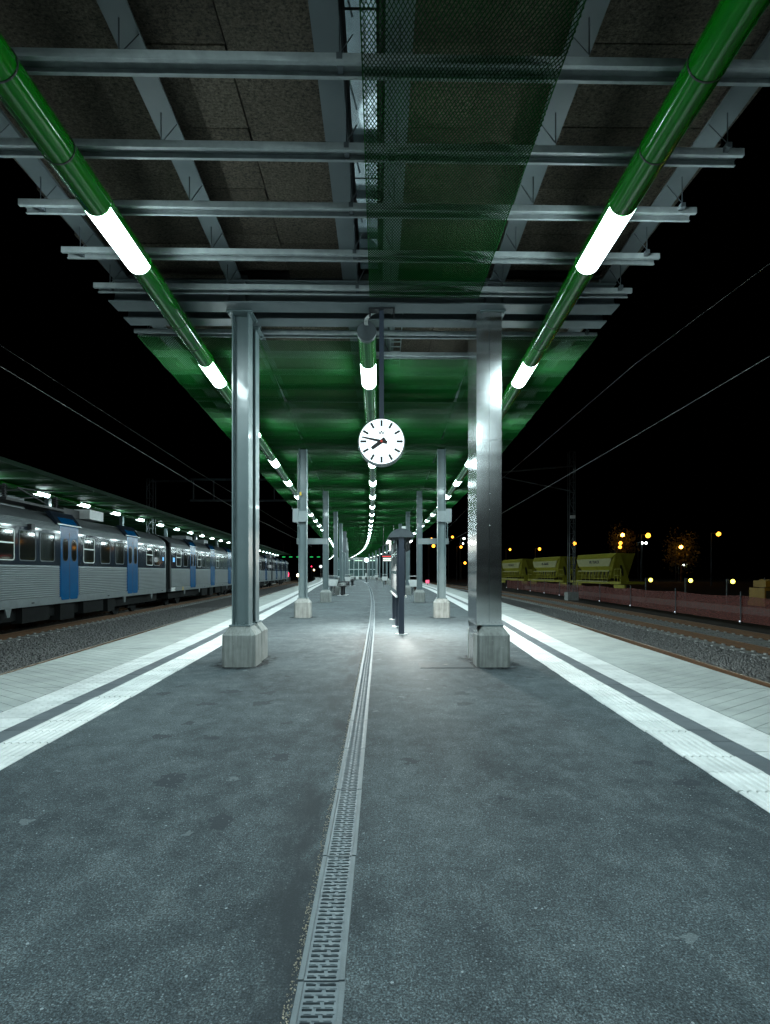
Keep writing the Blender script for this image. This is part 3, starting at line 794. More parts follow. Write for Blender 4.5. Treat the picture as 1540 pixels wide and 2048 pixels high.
lw = put('maker_mark', text_mesh('W', .055, M['clock_black'], .0008, True), fc, (0, -.004, .075)); lw.rotation_euler = (math.radians(90), 0, 0)
MB().box(-.021, .021, .045, .085, .19, Z_BEAM - 2.016 - .012).build('drop_pole', M['dark_blue_steel'], ck)
mb = MB(); mb.box(-.115, .12, .02, .11, Z_BEAM - 2.016 - .012, Z_BEAM - 2.016 - .001)
for x in (-.105, .11):
    for yq in (.03, .1): mb.cyl((x, yq, Z_BEAM - 2.016 - .05), (x, yq, Z_BEAM - 2.016 - .012), .007, n=6)
mb.build('ceiling_plate', M['black_metal'], ck)
mb = MB()
for k in range(26):
    a = math.radians(200 + k*140/25); mb.ball((.213*math.cos(a), .018, .213*math.sin(a)), .0035, 6, 4)
mb.build('case_studs', M['chrome'], ck)

# ------------------------------------------------------------------ platform furniture
# ribbed floor hatch
ht = thing('floor_hatch', 'ribbed metal hatch plate set in the asphalt beside the clad column', 'hatch', (.56, 4.99, 0))
M['hatch_iron'] = mat('hatch_iron', (.060, .075, .082), (.035, .045, .050), 22, .75, spec=.2)
MB().box(-.25, .235, -.16, .16, -.02, .003).build('frame', M['hatch_iron'], ht)
mb = MB()
for k in range(40):
    x = -.235 + k*.0117; mb.box(x, x + .006, -.145, .145, .003, .0065)
mb.build('ribs', M['hatch_iron'], ht); MB().box(-.02, .02, -.012, .012, .0065, .009).build('lifting_point', M['black_metal'], ht)

# information board with hood lights
M['paper'] = mat('paper', (.05, .065, .07), (.025, .035, .04), 5, .7)
M['hood_lamp'] = emit('hood_lamp', (1.0, 1.0, .92), 2300.0)
ib = thing('information_board', 'dark blue timetable board on three posts under a curved lit hood', 'notice board', (.224, 7.45, 0), math.radians(1.4))
for k, yq in enumerate((0, 1.12, 2.38)):
    p = MB(); p.box(-.037, .037, yq - .03, yq + .03, .01, 1.36); p.build('post', M['dark_blue_steel'], ib)
    b = MB(); b.cyl((0, yq, .001), (0, yq, .014), .085, n=24); b.build('base_plate', M['white_enamel'], ib)
MB().box(-.058, .058, .04, 2.34, .53, 1.17).build('panel', M['dark_blue_steel'], ib)
for s in (-1, 1):
    MB().box(min(s*.0585, s*.062), max(s*.0585, s*.062), .10, 2.28, .56, 1.14).build('glazing', M['dark_glass'], ib)
    for k in range(5):
        for j in range(2): MB().box(min(s*.0622, s*.0632), max(s*.0622, s*.0632), .16 + k*.42, .16 + k*.42 + .34, .60 + j*.27, .60 + j*.27 + .23).build('timetable_sheet', M['paper'], ib)
    MB().box(min(s*.05, s*.075), max(s*.05, s*.075), .02, 2.36, .505, .53).build('bottom_rail', M['white_enamel'], ib)
    MB().box(min(s*.058, s*.062), max(s*.058, s*.062), .04, 2.3, 1.18, 1.30).build('header_sign', M['grey_steel'], ib)
hd = MB(); n = 12; pts = []
for i in range(n + 1):
    a = math.pi*(.17 + .66*i/n); pts.append((.20*math.cos(a)*1.02, 1.245 + .205*math.sin(a)))
inner = [(x*.965, z - .018) for x, z in pts][::-1]; pr = pts + inner; nn = len(pr)
hd.add([(x, -.06, z) for x, z in pr] + [(x, 2.46, z) for x, z in pr], [(i, (i+1) % nn, nn+(i+1) % nn, nn+i) for i in range(nn)] + [tuple(range(nn))[::-1], tuple(range(nn, 2*nn))])
hd.build('hood', M['mast'], ib, smooth=30)
seg = MB(); seg.add([(x, -.055, z) for x, z in pts] + [(pts[0][0], -.055, 1.33), (pts[-1][0], -.055, 1.33)], [tuple(list(range(n + 1)) + [n + 2, n + 1])]); seg.build('hood_end', M['mast'], ib)
for s, w in ((-1, .03), (1, .05)):
    MB().box(s*.165 - .016, s*.165 + .016, .28, 1.12, 1.305, 1.33).build('hood_light', M['grey_steel'], ib)
    MB().add([(s*.165 - .013, .3, 1.303), (s*.165 - .013, 1.1, 1.303), (s*.165 + .013, 1.1, 1.303), (s*.165 + .013, .3, 1.303)], [(0, 1, 2, 3)]).build('hood_tube', M['hood_lamp'], ib)
    MB().box(min(s*.126, s*.132), max(s*.126, s*.132), .22, 1.18, 1.17, 1.34).build('added_baffle', M['black_metal'], ib)  # baffle strip added to keep the hood light off the board faces

# brackets with hanging sign bars on the third pair of columns
for s, nm in ((-1, 'train'), (1, 'wagon')):
    x, y = cx(COLY[2]) + s*cw(COLY[2]), COLY[2]
    zt = EYE + (1145 - 1017)*10.2/F; zb_ = EYE + (1145 - 1043)*10.2/F
    br = thing('sign_bracket', 'grey bracket box and low hanging sign bar on the column, %s side' % nm, 'sign bracket', (x, y, 0))
    xa, xb = s*.077, s*.18
    MB().box(min(xa, xb), max(xa, xb), -.10, .08, zb_, zt).build('box', M['grey_steel'], br)
    MB().box(-.082, .082, -.083, -.0755, zb_, zt - .04).build('clamp', M['grey_steel'], br)
    zs = EYE + (1145 - 1091)*11.2/F
    MB().cyl((s*.15, .3, zs), (s*.15, .3, zb_ + .02), .008, n=8).build('drop_rod', M['column_paint'], br)
    MB().box(s*.15 - .01, s*.15 + .01, .0, .31, zb_ - .002, zb_ + .02).build('arm', M['grey_steel'], br)
    MB().box(min(s*.17, -s*.42), max(s*.17, -s*.42), .28, .36, zs, zs + .11).build('sign_bar', M['grey_steel'], br)
    if s < 0:
        pts = [(-.095, -.06, 3.1 - k*.2) for k in range(7)] + [(-.095 - .05*math.sin(a)*0 - .05*(1 - math.cos(a)), -.09, zt + .02 - .04*math.sin(a)) for a in [math.pi*k/10 for k in range(11)]]
        MB().tube(pts, .008, 6).build('conduit', M['galv'], br, smooth=50)
        MB().box(-.055, -.02, -.079, -.076, EYE + (1145-990)*10.2/F, EYE + (1145-983)*10.2/F).build('warning_tag', M['yellow_tag'], br)

cb = thing('equipment_cabinet', 'pale upright cabinet hung on a column above the timetable board hood', 'cabinet', (cx(COLY[4]) + cw(COLY[4]) - .16, COLY[4], 0))
MB().box(-.07, .075, -.06, .06, 2.05, 2.62).build('housing', M['white_enamel'], cb); MB().box(-.09, -.072, -.03, .03, 2.1, 2.45).build('aerial', M['white_enamel'], cb); MB().box(.075, .09, -.03, .03, 2.2, 2.5).build('bracket', M['grey_steel'], cb)
# litter bins
def bin_at(x, y, label):
    b = thing('litter_bin', label, 'litter bin', (x, y, 0), random.uniform(-.2, .2), 'litter bins along the platform')
    m = MB(); r = lambda a, b_, z: [(-a, -b_, z), (a, -b_, z), (a, b_, z), (-a, b_, z)]
    rings = [r(.10, .085, .40), r(.115, .10, .42), r(.15, .125, .58), r(.155, .13, .62)]
    vs = [p for q in rings for p in q]; fs = [(i + 4*k, (i+1) % 4 + 4*k, (i+1) % 4 + 4*(k+1), i + 4*(k+1)) for k in range(3) for i in range(4)] + [(3, 2, 1, 0)]
    m.add(vs, fs).build('tub', M['white_enamel'], b)
    MB().cyl((0, 0, .16), (0, 0, .405), .085, n=16).build('canister', M['stainless'], b, smooth=40)
    MB().box(-.09, -.065, -.02, .02, 0, .58).build('post', M['grey_steel'], b)
    mm = MB(); mm.tube([(-.13, 0, .60), (-.14, 0, .70), (-.11, 0, .735), (.11, 0, .735), (.14, 0, .70), (.13, 0, .60)], .010, 6); mm.build('handle', M['grey_steel'], b, smooth=50)
    MB().box(-.13, .13, -.06, .06, .73, .745).build('rain_lid', M['white_enamel'], b)
bin_at(-1.72, 18.0, 'white litter bin beside the black bench, nearest on the train side')
bin_at(-1.93, 28.2, 'white litter bin before the farther black bench')
bin_at(-2.30, 38.0, 'white litter bin beyond the farther black bench')
bin_at(.905, 17.2, 'white litter bin with canister behind the timetable board, wagon side')
bin_at(-.02, 30.5, 'small white litter bin among the far columns, wagon side')
bin_at(-.75, 48.0, 'distant white litter bin near the lit glass shelter')
def bench_at(x, y, label):
    b = thing('bench', label, 'bench', (x, y, 0), 0, 'black benches on the platform')
    for yq in (.25, 1.05):
        MB().box(-.05, .05, yq - .05, yq + .05, .01, .33).build('pedestal', M['black_metal'], b)
        MB().box(-.17, .17, yq - .09, yq + .09, -.01, .012).build('floor_slab', M['tactile_white'], b)
    for k in range(6): MB().box(-.14 + k*.055, -.10 + k*.055, 0, 1.3, .35, .365).build('seat_slat', M['black_metal'], b)
    for k in range(5): MB().box(-.165 - k*.012, -.150 - k*.012, 0, 1.3, .40 + k*.055, .44 + k*.055).build('back_slat', M['black_metal'], b)
    for yq in (0.02, .65, 1.28):
        pts = [(-.20, yq, .66), (-.175, yq, .48), (-.14, yq, .36), (0, yq, .335), (.15, yq, .345), (.18, yq, .40), (.15, yq, .49), (.05, yq, .51), (-.10, yq, .50), (-.17, yq, .47)]
        MB().tube(pts, .014, 6).build('armrest', M['black_metal'], b, smooth=60)
bench_at(-1.57, 19.75, 'black slatted metal bench nearest on the train side')
bench_at(-2.08, 34.2, 'farther black slatted metal bench on the train side')

# ------------------------------------------------------------------ far end of the platform
M['shelter_frame'] = mat('shelter_frame', (.55, .62, .62), (.45, .52, .52), 4, .4)
M['shelter_light'] = emit('shelter_light', (.95, 1.0, .75), 6.0)
M['pale_light'] = emit('pale_light', (.8, 1.0, .95), 1.2)
def glass_mat():
    m, nt, b = new_mat('shelter_glass'); out = nt.nodes['Material Output']
    tr = nt.nodes.new('ShaderNodeBsdfTransparent'); tr.inputs[0].default_value = (.72, .86, .86, 1)
    b.inputs['Base Color'].default_value = (.10, .16, .16, 1); b.inputs['Roughness'].default_value = .08
    ms = nt.nodes.new('ShaderNodeMixShader')
    nt.links.new(ramp(nt, noise(nt, pos(nt), 1.5, 3), [(.3, (.3,)*3), (.7, (.45,)*3)]), ms.inputs[0])
    nt.links.new(tr.outputs[0], ms.inputs[1]); nt.links.new(b.outputs[0], ms.inputs[2]); nt.links.new(ms.outputs[0], out.inputs['Surface'])
    return m
M['shelter_glass'] = glass_mat()
sy = 69.0; sx0, sx1 = -6.3, -1.0
gs = thing('glass_shelter', 'lit glass walled stair shelter closing the far end of the platform', 'shelter', (0, sy, 0))
mb = MB()
for k in range(10):
    x = sx0 + (sx1 - sx0)*k/9; MB().box(x - .035, x + .035, -.03, .03, 0, 2.6).build('post', M['shelter_frame'], gs)
for z in (.35, 1.25, 2.55): MB().box(sx0, sx1, -.025, .025, z - .04, z + .04).build('rail', M['shelter_frame'], gs)
for k in range(9):
    a = sx0 + (sx1 - sx0)*k/9; MB().box(a + .04, a + (sx1-sx0)/9 - .04, -.008, .008, .4, 2.5).build('pane', M['shelter_glass'], gs)
MB().box(sx0, sx1, 3.0, 3.1, 0, 2.7).build('back_wall', M['grey_steel'], gs)
MB().box(sx0, sx1, -.1, 3.1, 2.66, 2.74).build('roof', M['grey_steel'], gs)
for k in range(3): MB().box(sx0 + .8 + k*1.6, sx0 + 1.8 + k*1.6, 1.0, 1.15, 2.35, 2.42).build('ceiling_light', M['shelter_light'], gs)
for k in range(7):
    x = sx0 + .4 + k*.75; MB().box(x, x + .35, -.5, -.3, 0.01, .35).build('parapet_block', M['white_enamel'], gs)
c2 = thing('platform_clock', 'small distant round lit clock on a black post', 'clock', ((733 - CX0)*46/F, 46, EYE + (1145-1120)*46/F))
clock_parts(c2, .20, detail=False)
MB().cyl((0, .06, -c2.location[2]), (0, .06, -.19), .045, n=10).build('post', M['black_metal'], c2)
MB().box(-.19, .19, -.13, .25, -c2.location[2], -c2.location[2] + .012).build('foot_plate', M['tactile_white'], c2)
MB().box(-.09, .0, .0, .12, -c2.location[2] + .45, -c2.location[2] + .8).build('help_point', M['white_enamel'], c2)
c3 = thing('platform_clock', 'tiny distant round lit clock beyond the first columns, train side', 'clock', ((641.5 - CX0)*75/F, 75, EYE + (1145-1133)*75/F))
clock_parts(c3, .2, detail=False); MB().cyl((0, .06, -c3.location[2]), (0, .06, -.19), .05, n=8).build('post', M['black_metal'], c3)
M['red_led'] = emit('red_led', (1.0, .05, .04), .4); M['white_led'] = emit('white_led', (.9, 1.0, .85), 2.2)
ds = thing('departure_display', 'hanging departure display with red strip and pale lines among far columns', 'display', dpt(777, 1116, 27.0))
MB().box(-.32, .32, 0, .12, -.17, .19).build('housing', M['black_metal'], ds)
MB().box(-.30, .30, -.004, 0, .06, .10).build('red_line', M['red_led'], ds)
for z in (-.03, -.12): MB().box(-.26, .12, -.004, 0, z - .018, z + .018).build('pale_line', M['white_led'], ds)
for x in (-.25, .25): MB().cyl((x, .06, .19), (x, .06, 3.2 - ds.location[2]), .012, n=6).build('drop_rod', M['black_metal'], ds)
mk = thing('marker_lamp', 'small reddish lit marker box at the platform edge, wagon side', 'marker', gpt(855, 1170, 0)); M['pink'] = emit('pink_marker', (1.0, .12, .22), .9)
MB().box(-.12, .12, 0, .08, .12, .34).build('lit_box', M['pink'], mk); MB().box(-.02, .02, .02, .06, 0, .12).build('stem', M['black_metal'], mk)

# ------------------------------------------------------------------ train
M['train_silver'] = mat('train_silver', (.28, .32, .33), (.22, .25, .26), 5, .34, .75, rvar=.06)
M['train_rib'] = mat('train_corrugation', (.40, .44, .45), (.33, .36, .37), 5, .36, .5, stretch=(1, .2, 1))
M['train_roof'] = mat('train_roof', (.22, .24, .245), (.15, .17, .175), 3, .42, .5)
M['train_band'] = mat('train_band', (.022, .030, .042), (.017, .024, .034), 4, .07, spec=.2)
M['train_blue'] = mat('train_door_blue', (.001, .078, .21), (.001, .066, .18), 4, .22, spec=.12)
M['train_glass'] = mat('train_window_glass', (.010, .012, .011), (.016, .017, .013), 3, .05, spec=.45)
M['rubber'] = mat('rubber', (.01, .011, .012), None, 8, .7)
M['under'] = mat('underframe', (.012, .013, .013), (.006, .007, .007), 5, .8, spec=.1)
M['alu'] = mat('aluminium_frame', (.55, .58, .57), (.47, .5, .49), 9, .35, .6)
M['warm_seen'] = emit('warm_reading_light', (1.0, .62, .12), 2.0); M['tail_red'] = emit('tail_red', (1.0, .03, .10), 6.0); M['head_warm'] = emit('head_warm', (1.0, .78, .45), 14.0)
M['poster_blue'] = emit('lit_notice', (.12, .45, .85), .5)
CL = 14.3; CWD = 2.7
def rrect(y0, y1, z0, z1, r, n=4):
    out = []
    for cy, cz, a0 in ((y1-r, z1-r, 0), (y0+r, z1-r, 90), (y0+r, z0+r, 180), (y1-r, z0+r, 270)):
        for k in range(n + 1):
            a = math.radians(a0 + 90*k/n); out.append((cy + r*math.cos(a), cz + r*math.sin(a)))
    return out
def plate(m, pts, x0, x1):
    n = len(pts); m.add([(x0, a, b) for a, b in pts] + [(x1, a, b) for a, b in pts], [tuple(range(n, 2*n))] + [(i, (i+1) % n, n+(i+1) % n, n+i) for i in range(n)]); return m
def ring(m, po, pi, x0, x1):
    n = len(po)
    m.add([(x1, a, b) for a, b in po] + [(x1, a, b) for a, b in pi] + [(x0, a, b) for a, b in po] + [(x0, a, b) for a, b in pi],
          [(i, (i+1) % n, n+(i+1) % n, n+i) for i in range(n)] + [(2*n+i, 2*n+(i+1) % n, (i+1) % n, i) for i in range(n)] + [(n+i, n+(i+1) % n, 3*n+(i+1) % n, 3*n+i) for i in range(n)])
    return m
def make_car():
    """local frame: +x out of the platform-facing side, y along the train, z up (platform = 0)"""
    c = empty('train_car')
    # body shell
    roof = [(.0, 1.86), (-.015, 1.98), (-.06, 2.06), (-.16, 2.16), (-.34, 2.27), (-.65, 2.38), (-1.0, 2.44), (-1.35, 2.46)]
    side = [(-.10, .08), (0, .10)]
    half = side + roof
    prof = half + [(-CWD - x, z) for x, z in half[::-1]]
    MB().sweep(prof[:2] + [(0, 1.0)] + [(0, 1.86)] + [(-CWD, 1.86), (-CWD, 1.0)] + prof[-2:], [(-.004, 0, 0), (-.004, CL, 0)]).build('body', M['train_silver'], c)
    rp = roof + [(-CWD - x, z) for x, z in roof[::-1][1:]]
    MB().sweep(rp, [(0, .02, 0), (0, CL - .02, 0)], closed=False).build('roof', M['train_roof'], c, smooth=50)
    g = MB()
    for k in range(5):
        z = 1.90 + k*.035; g.cyl((-.004 - .006*k*k*.35, .02, z), (-.004 - .006*k*k*.35, CL - .02, z), .0075, n=6)
    g.build('gutter_ribs', M['train_silver'], c, smooth=60)
    doors = [3.2, 6.88, 10.98]; dh = .42
    def win(par, y0, y1, opening, z0=1.105, z1=1.79):
        po, pi = rrect(y0, y1, z0, z1, .075), rrect(y0 + .022, y1 - .022, z0 + .022, z1 - .022, .06)
        fr = ring(MB(), po, pi, 0, .018).build('window_frame', M['alu'] if opening else M['mast'], par)
        plate(MB(), pi, .0, .009).build('pane', M['train_glass'], fr)
        if opening: MB().box(.010, .02, y0 + .02, y1 - .02, z0 + .36, z0 + .39).build('glazing_bar', M['alu'], fr)
    segs = [(.15, doors[0] - dh - .08)] + [(doors[i] + dh + .08, doors[i+1] - dh - .08) for i in range(2)] + [(doors[2] + dh + .08, CL - .15)]
    for i, (a, b) in enumerate(segs):
        MB().box(-.002, .006, a - .06, b + .06, 1.015, 1.865).build('window_band', M['train_band'], c)
        m = MB(); nr = 15
        for k in range(nr):
            z = .275 + k*(1.0 - .275)/nr; h = (1.0 - .275)/nr
            pr = [(-.002, z), (.016, z + h*.12), (.026, z + h*.36), (.020, z + h*.58), (-.002, z + h*.70)]
            n = 5; m.add([(x, a, zz) for x, zz in pr] + [(x, b, zz) for x, zz in pr], [(q, n+q, n+q+1, q+1) for q in range(n-1)] + [tuple(range(n)), tuple(range(2*n-1, n-1, -1))])
        m.build('corrugated_panel', M['train_rib'], c, smooth=40)
        nw = 2 if i in (0, 3) else 3
        for k in range(nw):
            if i == 0: y0 = [1.05, 2.0][k]
            elif i == 3: y0 = [12.3 - .05, 13.05 - .05][k] - .05
            else: y0 = a + .22 + k*(b - a - .44 - .64)/2
            if i == 0: y0 = [.75, 1.70][k]
            op = (k == 0) if i in (0,) else (k == 0)
            win(c, y0, y0 + .64, op)
    for d in doors:
        dr = MB().box(-.002, .004, d - dh - .05, d + dh + .05, .13, 2.0).build('doorway', M['train_blue'], c)
        for s in (-1, 1):
            y0, y1 = (d - dh, d - .012) if s < 0 else (d + .012, d + dh)
            lf = plate(MB(), rrect(y0, y1, .165, 1.80, .05), .0, .012).build('door_leaf', M['train_blue'], c)
            yc = (y0 + y1)/2
            po, pi = rrect(yc - .135, yc + .135, 1.13, 1.70, .12), rrect(yc - .115, yc + .115, 1.15, 1.68, .10)
            ring(MB(), po, pi, .010, .018).build('window_seal', M['rubber'], lf)
            plate(MB(), pi, .010, .0145).build('pane', M['train_glass'], lf)
        MB().box(.0, .011, d - .009, d + .009, .165, 1.86).build('door_seam', M['rubber'], c)
        hb = MB(); hb.add([(-.02, d - .62, 2.02), (-.02, d + .62, 2.02), (-.30, d + .58, 2.35), (-.30, d - .58, 2.35), (.02, d - .60, 2.05), (.02, d + .60, 2.05), (-.20, d + .56, 2.37), (-.20, d - .56, 2.37)], [(0, 1, 5, 4), (4, 5, 6, 7), (7, 6, 2, 3), (0, 4, 7, 3), (1, 2, 6, 5)])
        hb.build('roof_hatch', M['train_band'], c)
        MB().add([(.024, d - .40, 2.052), (.024, d + .40, 2.052), (-.10, d + .39, 2.23), (-.10, d - .39, 2.23)], [(0, 1, 2, 3)]).build('hatch_cover', M['train_blue'], c)
        MB().box(.018, .030, d - .61, d + .61, 2.03, 2.055).build('hatch_rail', M['alu'], c)
        MB().add([(-.001, d - dh - .04, 2.0), (-.001, d + dh + .04, 2.0), (-.018, d + dh + .04, 2.05), (-.018, d - dh - .04, 2.05)], [(0, 1, 2, 3)]).build('roof_flash', M['train_blue'], c)
    MB().box(-.002, .010, 0.02, CL - .02, .085, .245).build('sole_bar', M['train_silver'], c)
    for yq in (.5, 5.2, 9.1, 13.8): MB().box(.010, .016, yq, yq + .10, .15, .175).build('step_mark', M['rubber'], c)
    MB().box(-.03, .02, -.12, .04, .2, 2.05).build('corner_post', M['rubber'], c)
    # underframe, boxes, bogies
    MB().box(-CWD + .15, -.22, .4, CL - .4, -.22, .085).build('underframe', M['under'], c)
    for yq, l, h in ((5.0, 1.1, .36), (6.6, .7, .42), (7.8, 1.2, .34), (9.3, .5, .40)):
        MB().box(-.32, -.08, yq, yq + l, .08 - h, .082).build('equipment_box', M['under'], c)
    for yq in (1.9, 4.3, 10.3, 12.7): MB().add([(-.05, yq, .09), (-.05, yq + .22, .09), (-.05, yq + .15, -.10), (-.05, yq + .07, -.10), (-.02, yq, .09), (-.02, yq + .22, .09), (-.02, yq + .15, -.10), (-.02, yq + .07, -.10)], [(4, 7, 6, 5), (0, 1, 2, 3), (0, 4, 5, 1), (1, 5, 6, 2), (2, 6, 7, 3), (3, 7, 4, 0)]).build('bracket', M['train_silver'], c)
    for yb_ in (2.2, 11.9):
        bg = MB().box(-.62, -.50, yb_ - 1.15, yb_ + 1.15, -.30, -.12).build('bogie_frame', M['under'], c)
        for w in (-.75, .75):
            for xo in (-.66, -1.96): MB().cyl((xo - .05, yb_ + w, RZ + .33), (xo + .05, yb_ + w, RZ + .33), .325, n=24).build('wheel', M['under'], bg, smooth=40)
        MB().box(-.50, -.40, yb_ - .3, yb_ + .3, -.36, -.05).build('spring_box', M['under'], bg)
    # roof gear
    for yq, l, w in ((5.6, 1.1, .5), (9.0, .9, .4)): MB().box(-1.7, -1.0, yq, yq + l, 2.43, 2.70).build('roof_box', M['train_roof'], c)
    return c
M['roof_gear'] = mat('roof_gear', (.03, .032, .034), None, 6, .5)
car0 = make_car()
starts = [7.05, 21.85, 36.65, 51.45]
car_lab = ['silver commuter train car with blue doors, nearest, cut by the picture edge', 'silver commuter train car with blue doors, coupled second',
           'silver commuter train car third in line, mostly behind the front columns', 'last silver train car, red tail lights at its far end']
cars = []
for i, s in enumerate(starts):
    c = car0 if i == 0 else copy_tree(car0)
    c.location = (tl(s), s, 0); c.rotation_euler = (0, 0, -math.atan(TM))
    tag(c, car_lab[i], 'train car', 'cars of the standing train'); cars.append(c)
# extras: gangway, pantograph, vents, tail lamps
for i in range(3):
    y = starts[i] + CL + .02
    g = MB(); g.box(-1.95, -.5, 0, .46, .15, 2.25)
    for k in range(6): g.box(-1.98, -.47, .03 + k*.075, .06 + k*.075, .12, 2.28)
    g.build('gangway_bellows', M['rubber'], cars[i], (0, CL + .02, 0))
pg = cars[0]
base = MB(); base.box(-2.1, -.6, 5.3, 7.9, 2.5, 2.56)
base.build('pantograph_base', M['roof_gear'], pg)
for yq, xq in ((5.4, -.7), (5.4, -2.0), (7.6, -.7), (7.6, -2.0)):
    ins = MB()
    for k in range(6): ins.cyl((xq, yq, 2.56 + k*.05), (xq, yq, 2.585 + k*.05), .08, .05, n=14)
    ins.cyl((xq, yq, 2.5), (xq, yq, 2.87), .035, n=10); ins.build('insulator', M['roof_gear'], pg, smooth=40)
arm = MB()
for xq in (-.85, -1.85):
    arm.bar((xq, 7.4, 2.66), (xq + .15, 5.9, 2.86), .03); arm.bar((xq + .15, 5.9, 2.86), (xq, 7.3, 2.98), .025); arm.bar((xq, 6.0, 2.6), (xq + .1, 7.6, 2.9), .02)
arm.bar((-2.1, 7.3, 3.0), (-.6, 7.3, 3.0), .04); arm.build('pantograph_arm', M['roof_gear'], pg)
MB().box(-1.0, -.55, 9.2, 10.1, 2.44, 2.72).build('roof_cabinet', M['white_enamel'], pg)
MB().box(-1.2, -.8, 8.2, 9.1, 2.42, 2.66).build('roof_vent', M['roof_gear'], pg)
MB().box(.0, .09, 5.05, 5.19, 1.80, 1.93).build('loudspeaker', M['roof_gear'], pg)
MB().box(.0062, .009, 13.88, 14.06, 1.30, 1.44).build('window_notice', M['poster_blue'], pg)
MB().box(.0062, .009, .3, .55, 1.28, 1.46).build('window_notice', M['poster_blue'], cars[1])
MB().box(.010, .013, 1.6, 1.7, .09, .24).build('yellow_mark', M['yellow_tag'], cars[1])
MB().box(.011, .0135, .1, .6, .095, .24).build('pale_plate', M['white_enamel'], cars[1])
for z in (.45, .62, .78): MB().ball((-.05, CL + .03, z), .10, 8, 6).build('tail_lamp', M['tail_red'], cars[3])
MB().ball((-.10, CL + .05, 1.52), .07, 8, 6).build('tail_lamp', M['tail_red'], cars[3])

# oncoming headlights and far signals
hl = thing('signal_lamp', 'warm white lamp low on the far track beyond the last train car', 'lamp', dpt(596, 1150.5, 80))
MB().ball((0, 0, 0), .20, 8, 6).build('lens', M['head_warm'], hl); MB().box(-.06, .06, .1, .2, -.55 - hl.location[2], 0).build('post', M['black_metal'], hl)
hl = thing('signal_lamp', 'small warm lamp floating in the dark between train and platform', 'lamp', dpt(628, 1140, 110)); MB().ball((0, 0, 0), .14, 8, 6).build('lens', M['head_warm'], hl)
MB().box(-.06, .06, .1, .2, -.55 - hl.location[2], 0).build('post', M['black_metal'], hl)
hl = thing('signal_lamp', 'tiny red signal lamp in the dark beyond the train', 'lamp', dpt(623, 1133, 110)); MB().ball((0, 0, 0), .10, 8, 6).build('lens', M['tail_red'], hl)
MB().box(-.06, .06, .1, .2, -.55 - hl.location[2], 0).build('post', M['black_metal'], hl)

# ------------------------------------------------------------------ the neighbouring platform's canopy behind the train
M['lamp_far'] = emit('lamp_far', LAMP, 34.0)
M['green_dark'] = mat('green_fascia', (.004, .05, .018), (.003, .035, .012), 4, .6)
nb = thing('platform_canopy', 'low green lit canopy of the next platform behind the train', 'canopy')
fl = lambda y: -11.28 - .0745*y; FZ = EYE + 2.95
ys = ystep(8, 95, 1.0)
for a, b in ((1.9, .95), (.95, 0.02), (-.02, -2.2), (-2.2, -4.4)):
    m = MB()
    for p, q in zip(ys[:-1], ys[1:]):
        m.add([(fl(p) + b, p, FZ + .10), (fl(p) + a, p, FZ + .10), (fl(q) + a, q, FZ + .10), (fl(q) + b, q, FZ + .10)], [(0, 3, 2, 1)])
    m.build('ceiling_mesh', M['green_mesh'], nb)
MB().sweep([(1.90, .08), (1.96, .08), (1.96, .20), (-4.4, .40), (-4.4, .36), (1.90, .16)], [(fl(y), y, FZ) for y in ys]).build('roof', M['green_dark'], nb)
PU2 = MB().box(-4.4, 1.9, -.03, .03, 0, .05).mesh('purlin', M['green_dark'])
y = 9.0
while y < 90: put('purlin', PU2, nb, (fl(y), y, FZ + .04), math.atan(.0745)); y += 1.4
nbt = thing('light_tube', 'green light tube of the next platform seen above the train roof', 'light fitting', (0, 0, 0), 0, 'green light tubes under the canopy')
L2 = MB().cyl((0, -.42, 0), (0, .42, 0), .10, n=10, a0=math.pi*.95, a1=math.pi*2.05).mesh('lamp_diffuser', M['lamp_far'], 60)
MB().tube([(fl(y), y, FZ) for y in ys], .098, 12).build('tube_casing', M['green_tube'], nbt, smooth=60)
y = 20.3 - 3.25*3
while y < 92: put('lamp', L2, nbt, (fl(y), y, FZ - .012), math.atan(.0745)); y += 3.25
for k in range(9):
    y = 15.0 + 7.4*k
    cc = thing('platform_column', 'grey column of the next platform, %s behind the train' % ORD[k], 'column', (fl(y) - .9, y, 0), 0, 'columns of the next platform')
    MB().box(-.09, .09, -.09, .09, 0, FZ + .1).build('shaft', M['column_paint'], cc); MB().box(-.17, .17, -.17, .17, -.1, .4).build('concrete_foot', M['concrete'], cc)
pf = MB().sweep([(1.4, -.92), (1.4, 0), (-5, 0), (-5, -.92)], [(fl(y), y, 0) for y in ystep(2, 100, 2)], closed=False).build('platform', M['edge_slab'])
tag(pf, 'neighbouring platform hidden behind the train', 'platform', kind='structure')
M['green_glow'] = emit('green_glow', (.03, .75, .16), .9)
for k, x in enumerate((567.5, 581.5, 596, 623, 637)):
    g = thing('far_canopy_lamp', '%s of the five small green lights in the dark above the tracks' % ORD[k], 'lamp', dpt(x, 1114.5, 100), 0, 'green lights far above the tracks')
    MB().box(-.28, .28, -.1, .1, 0, .10).build('lens', M['green_glow'], g); MB().cyl((0, 0, .1), (0, 0, 3.0), .03, n=6).build('suspension_rod', M['black_metal'], g)

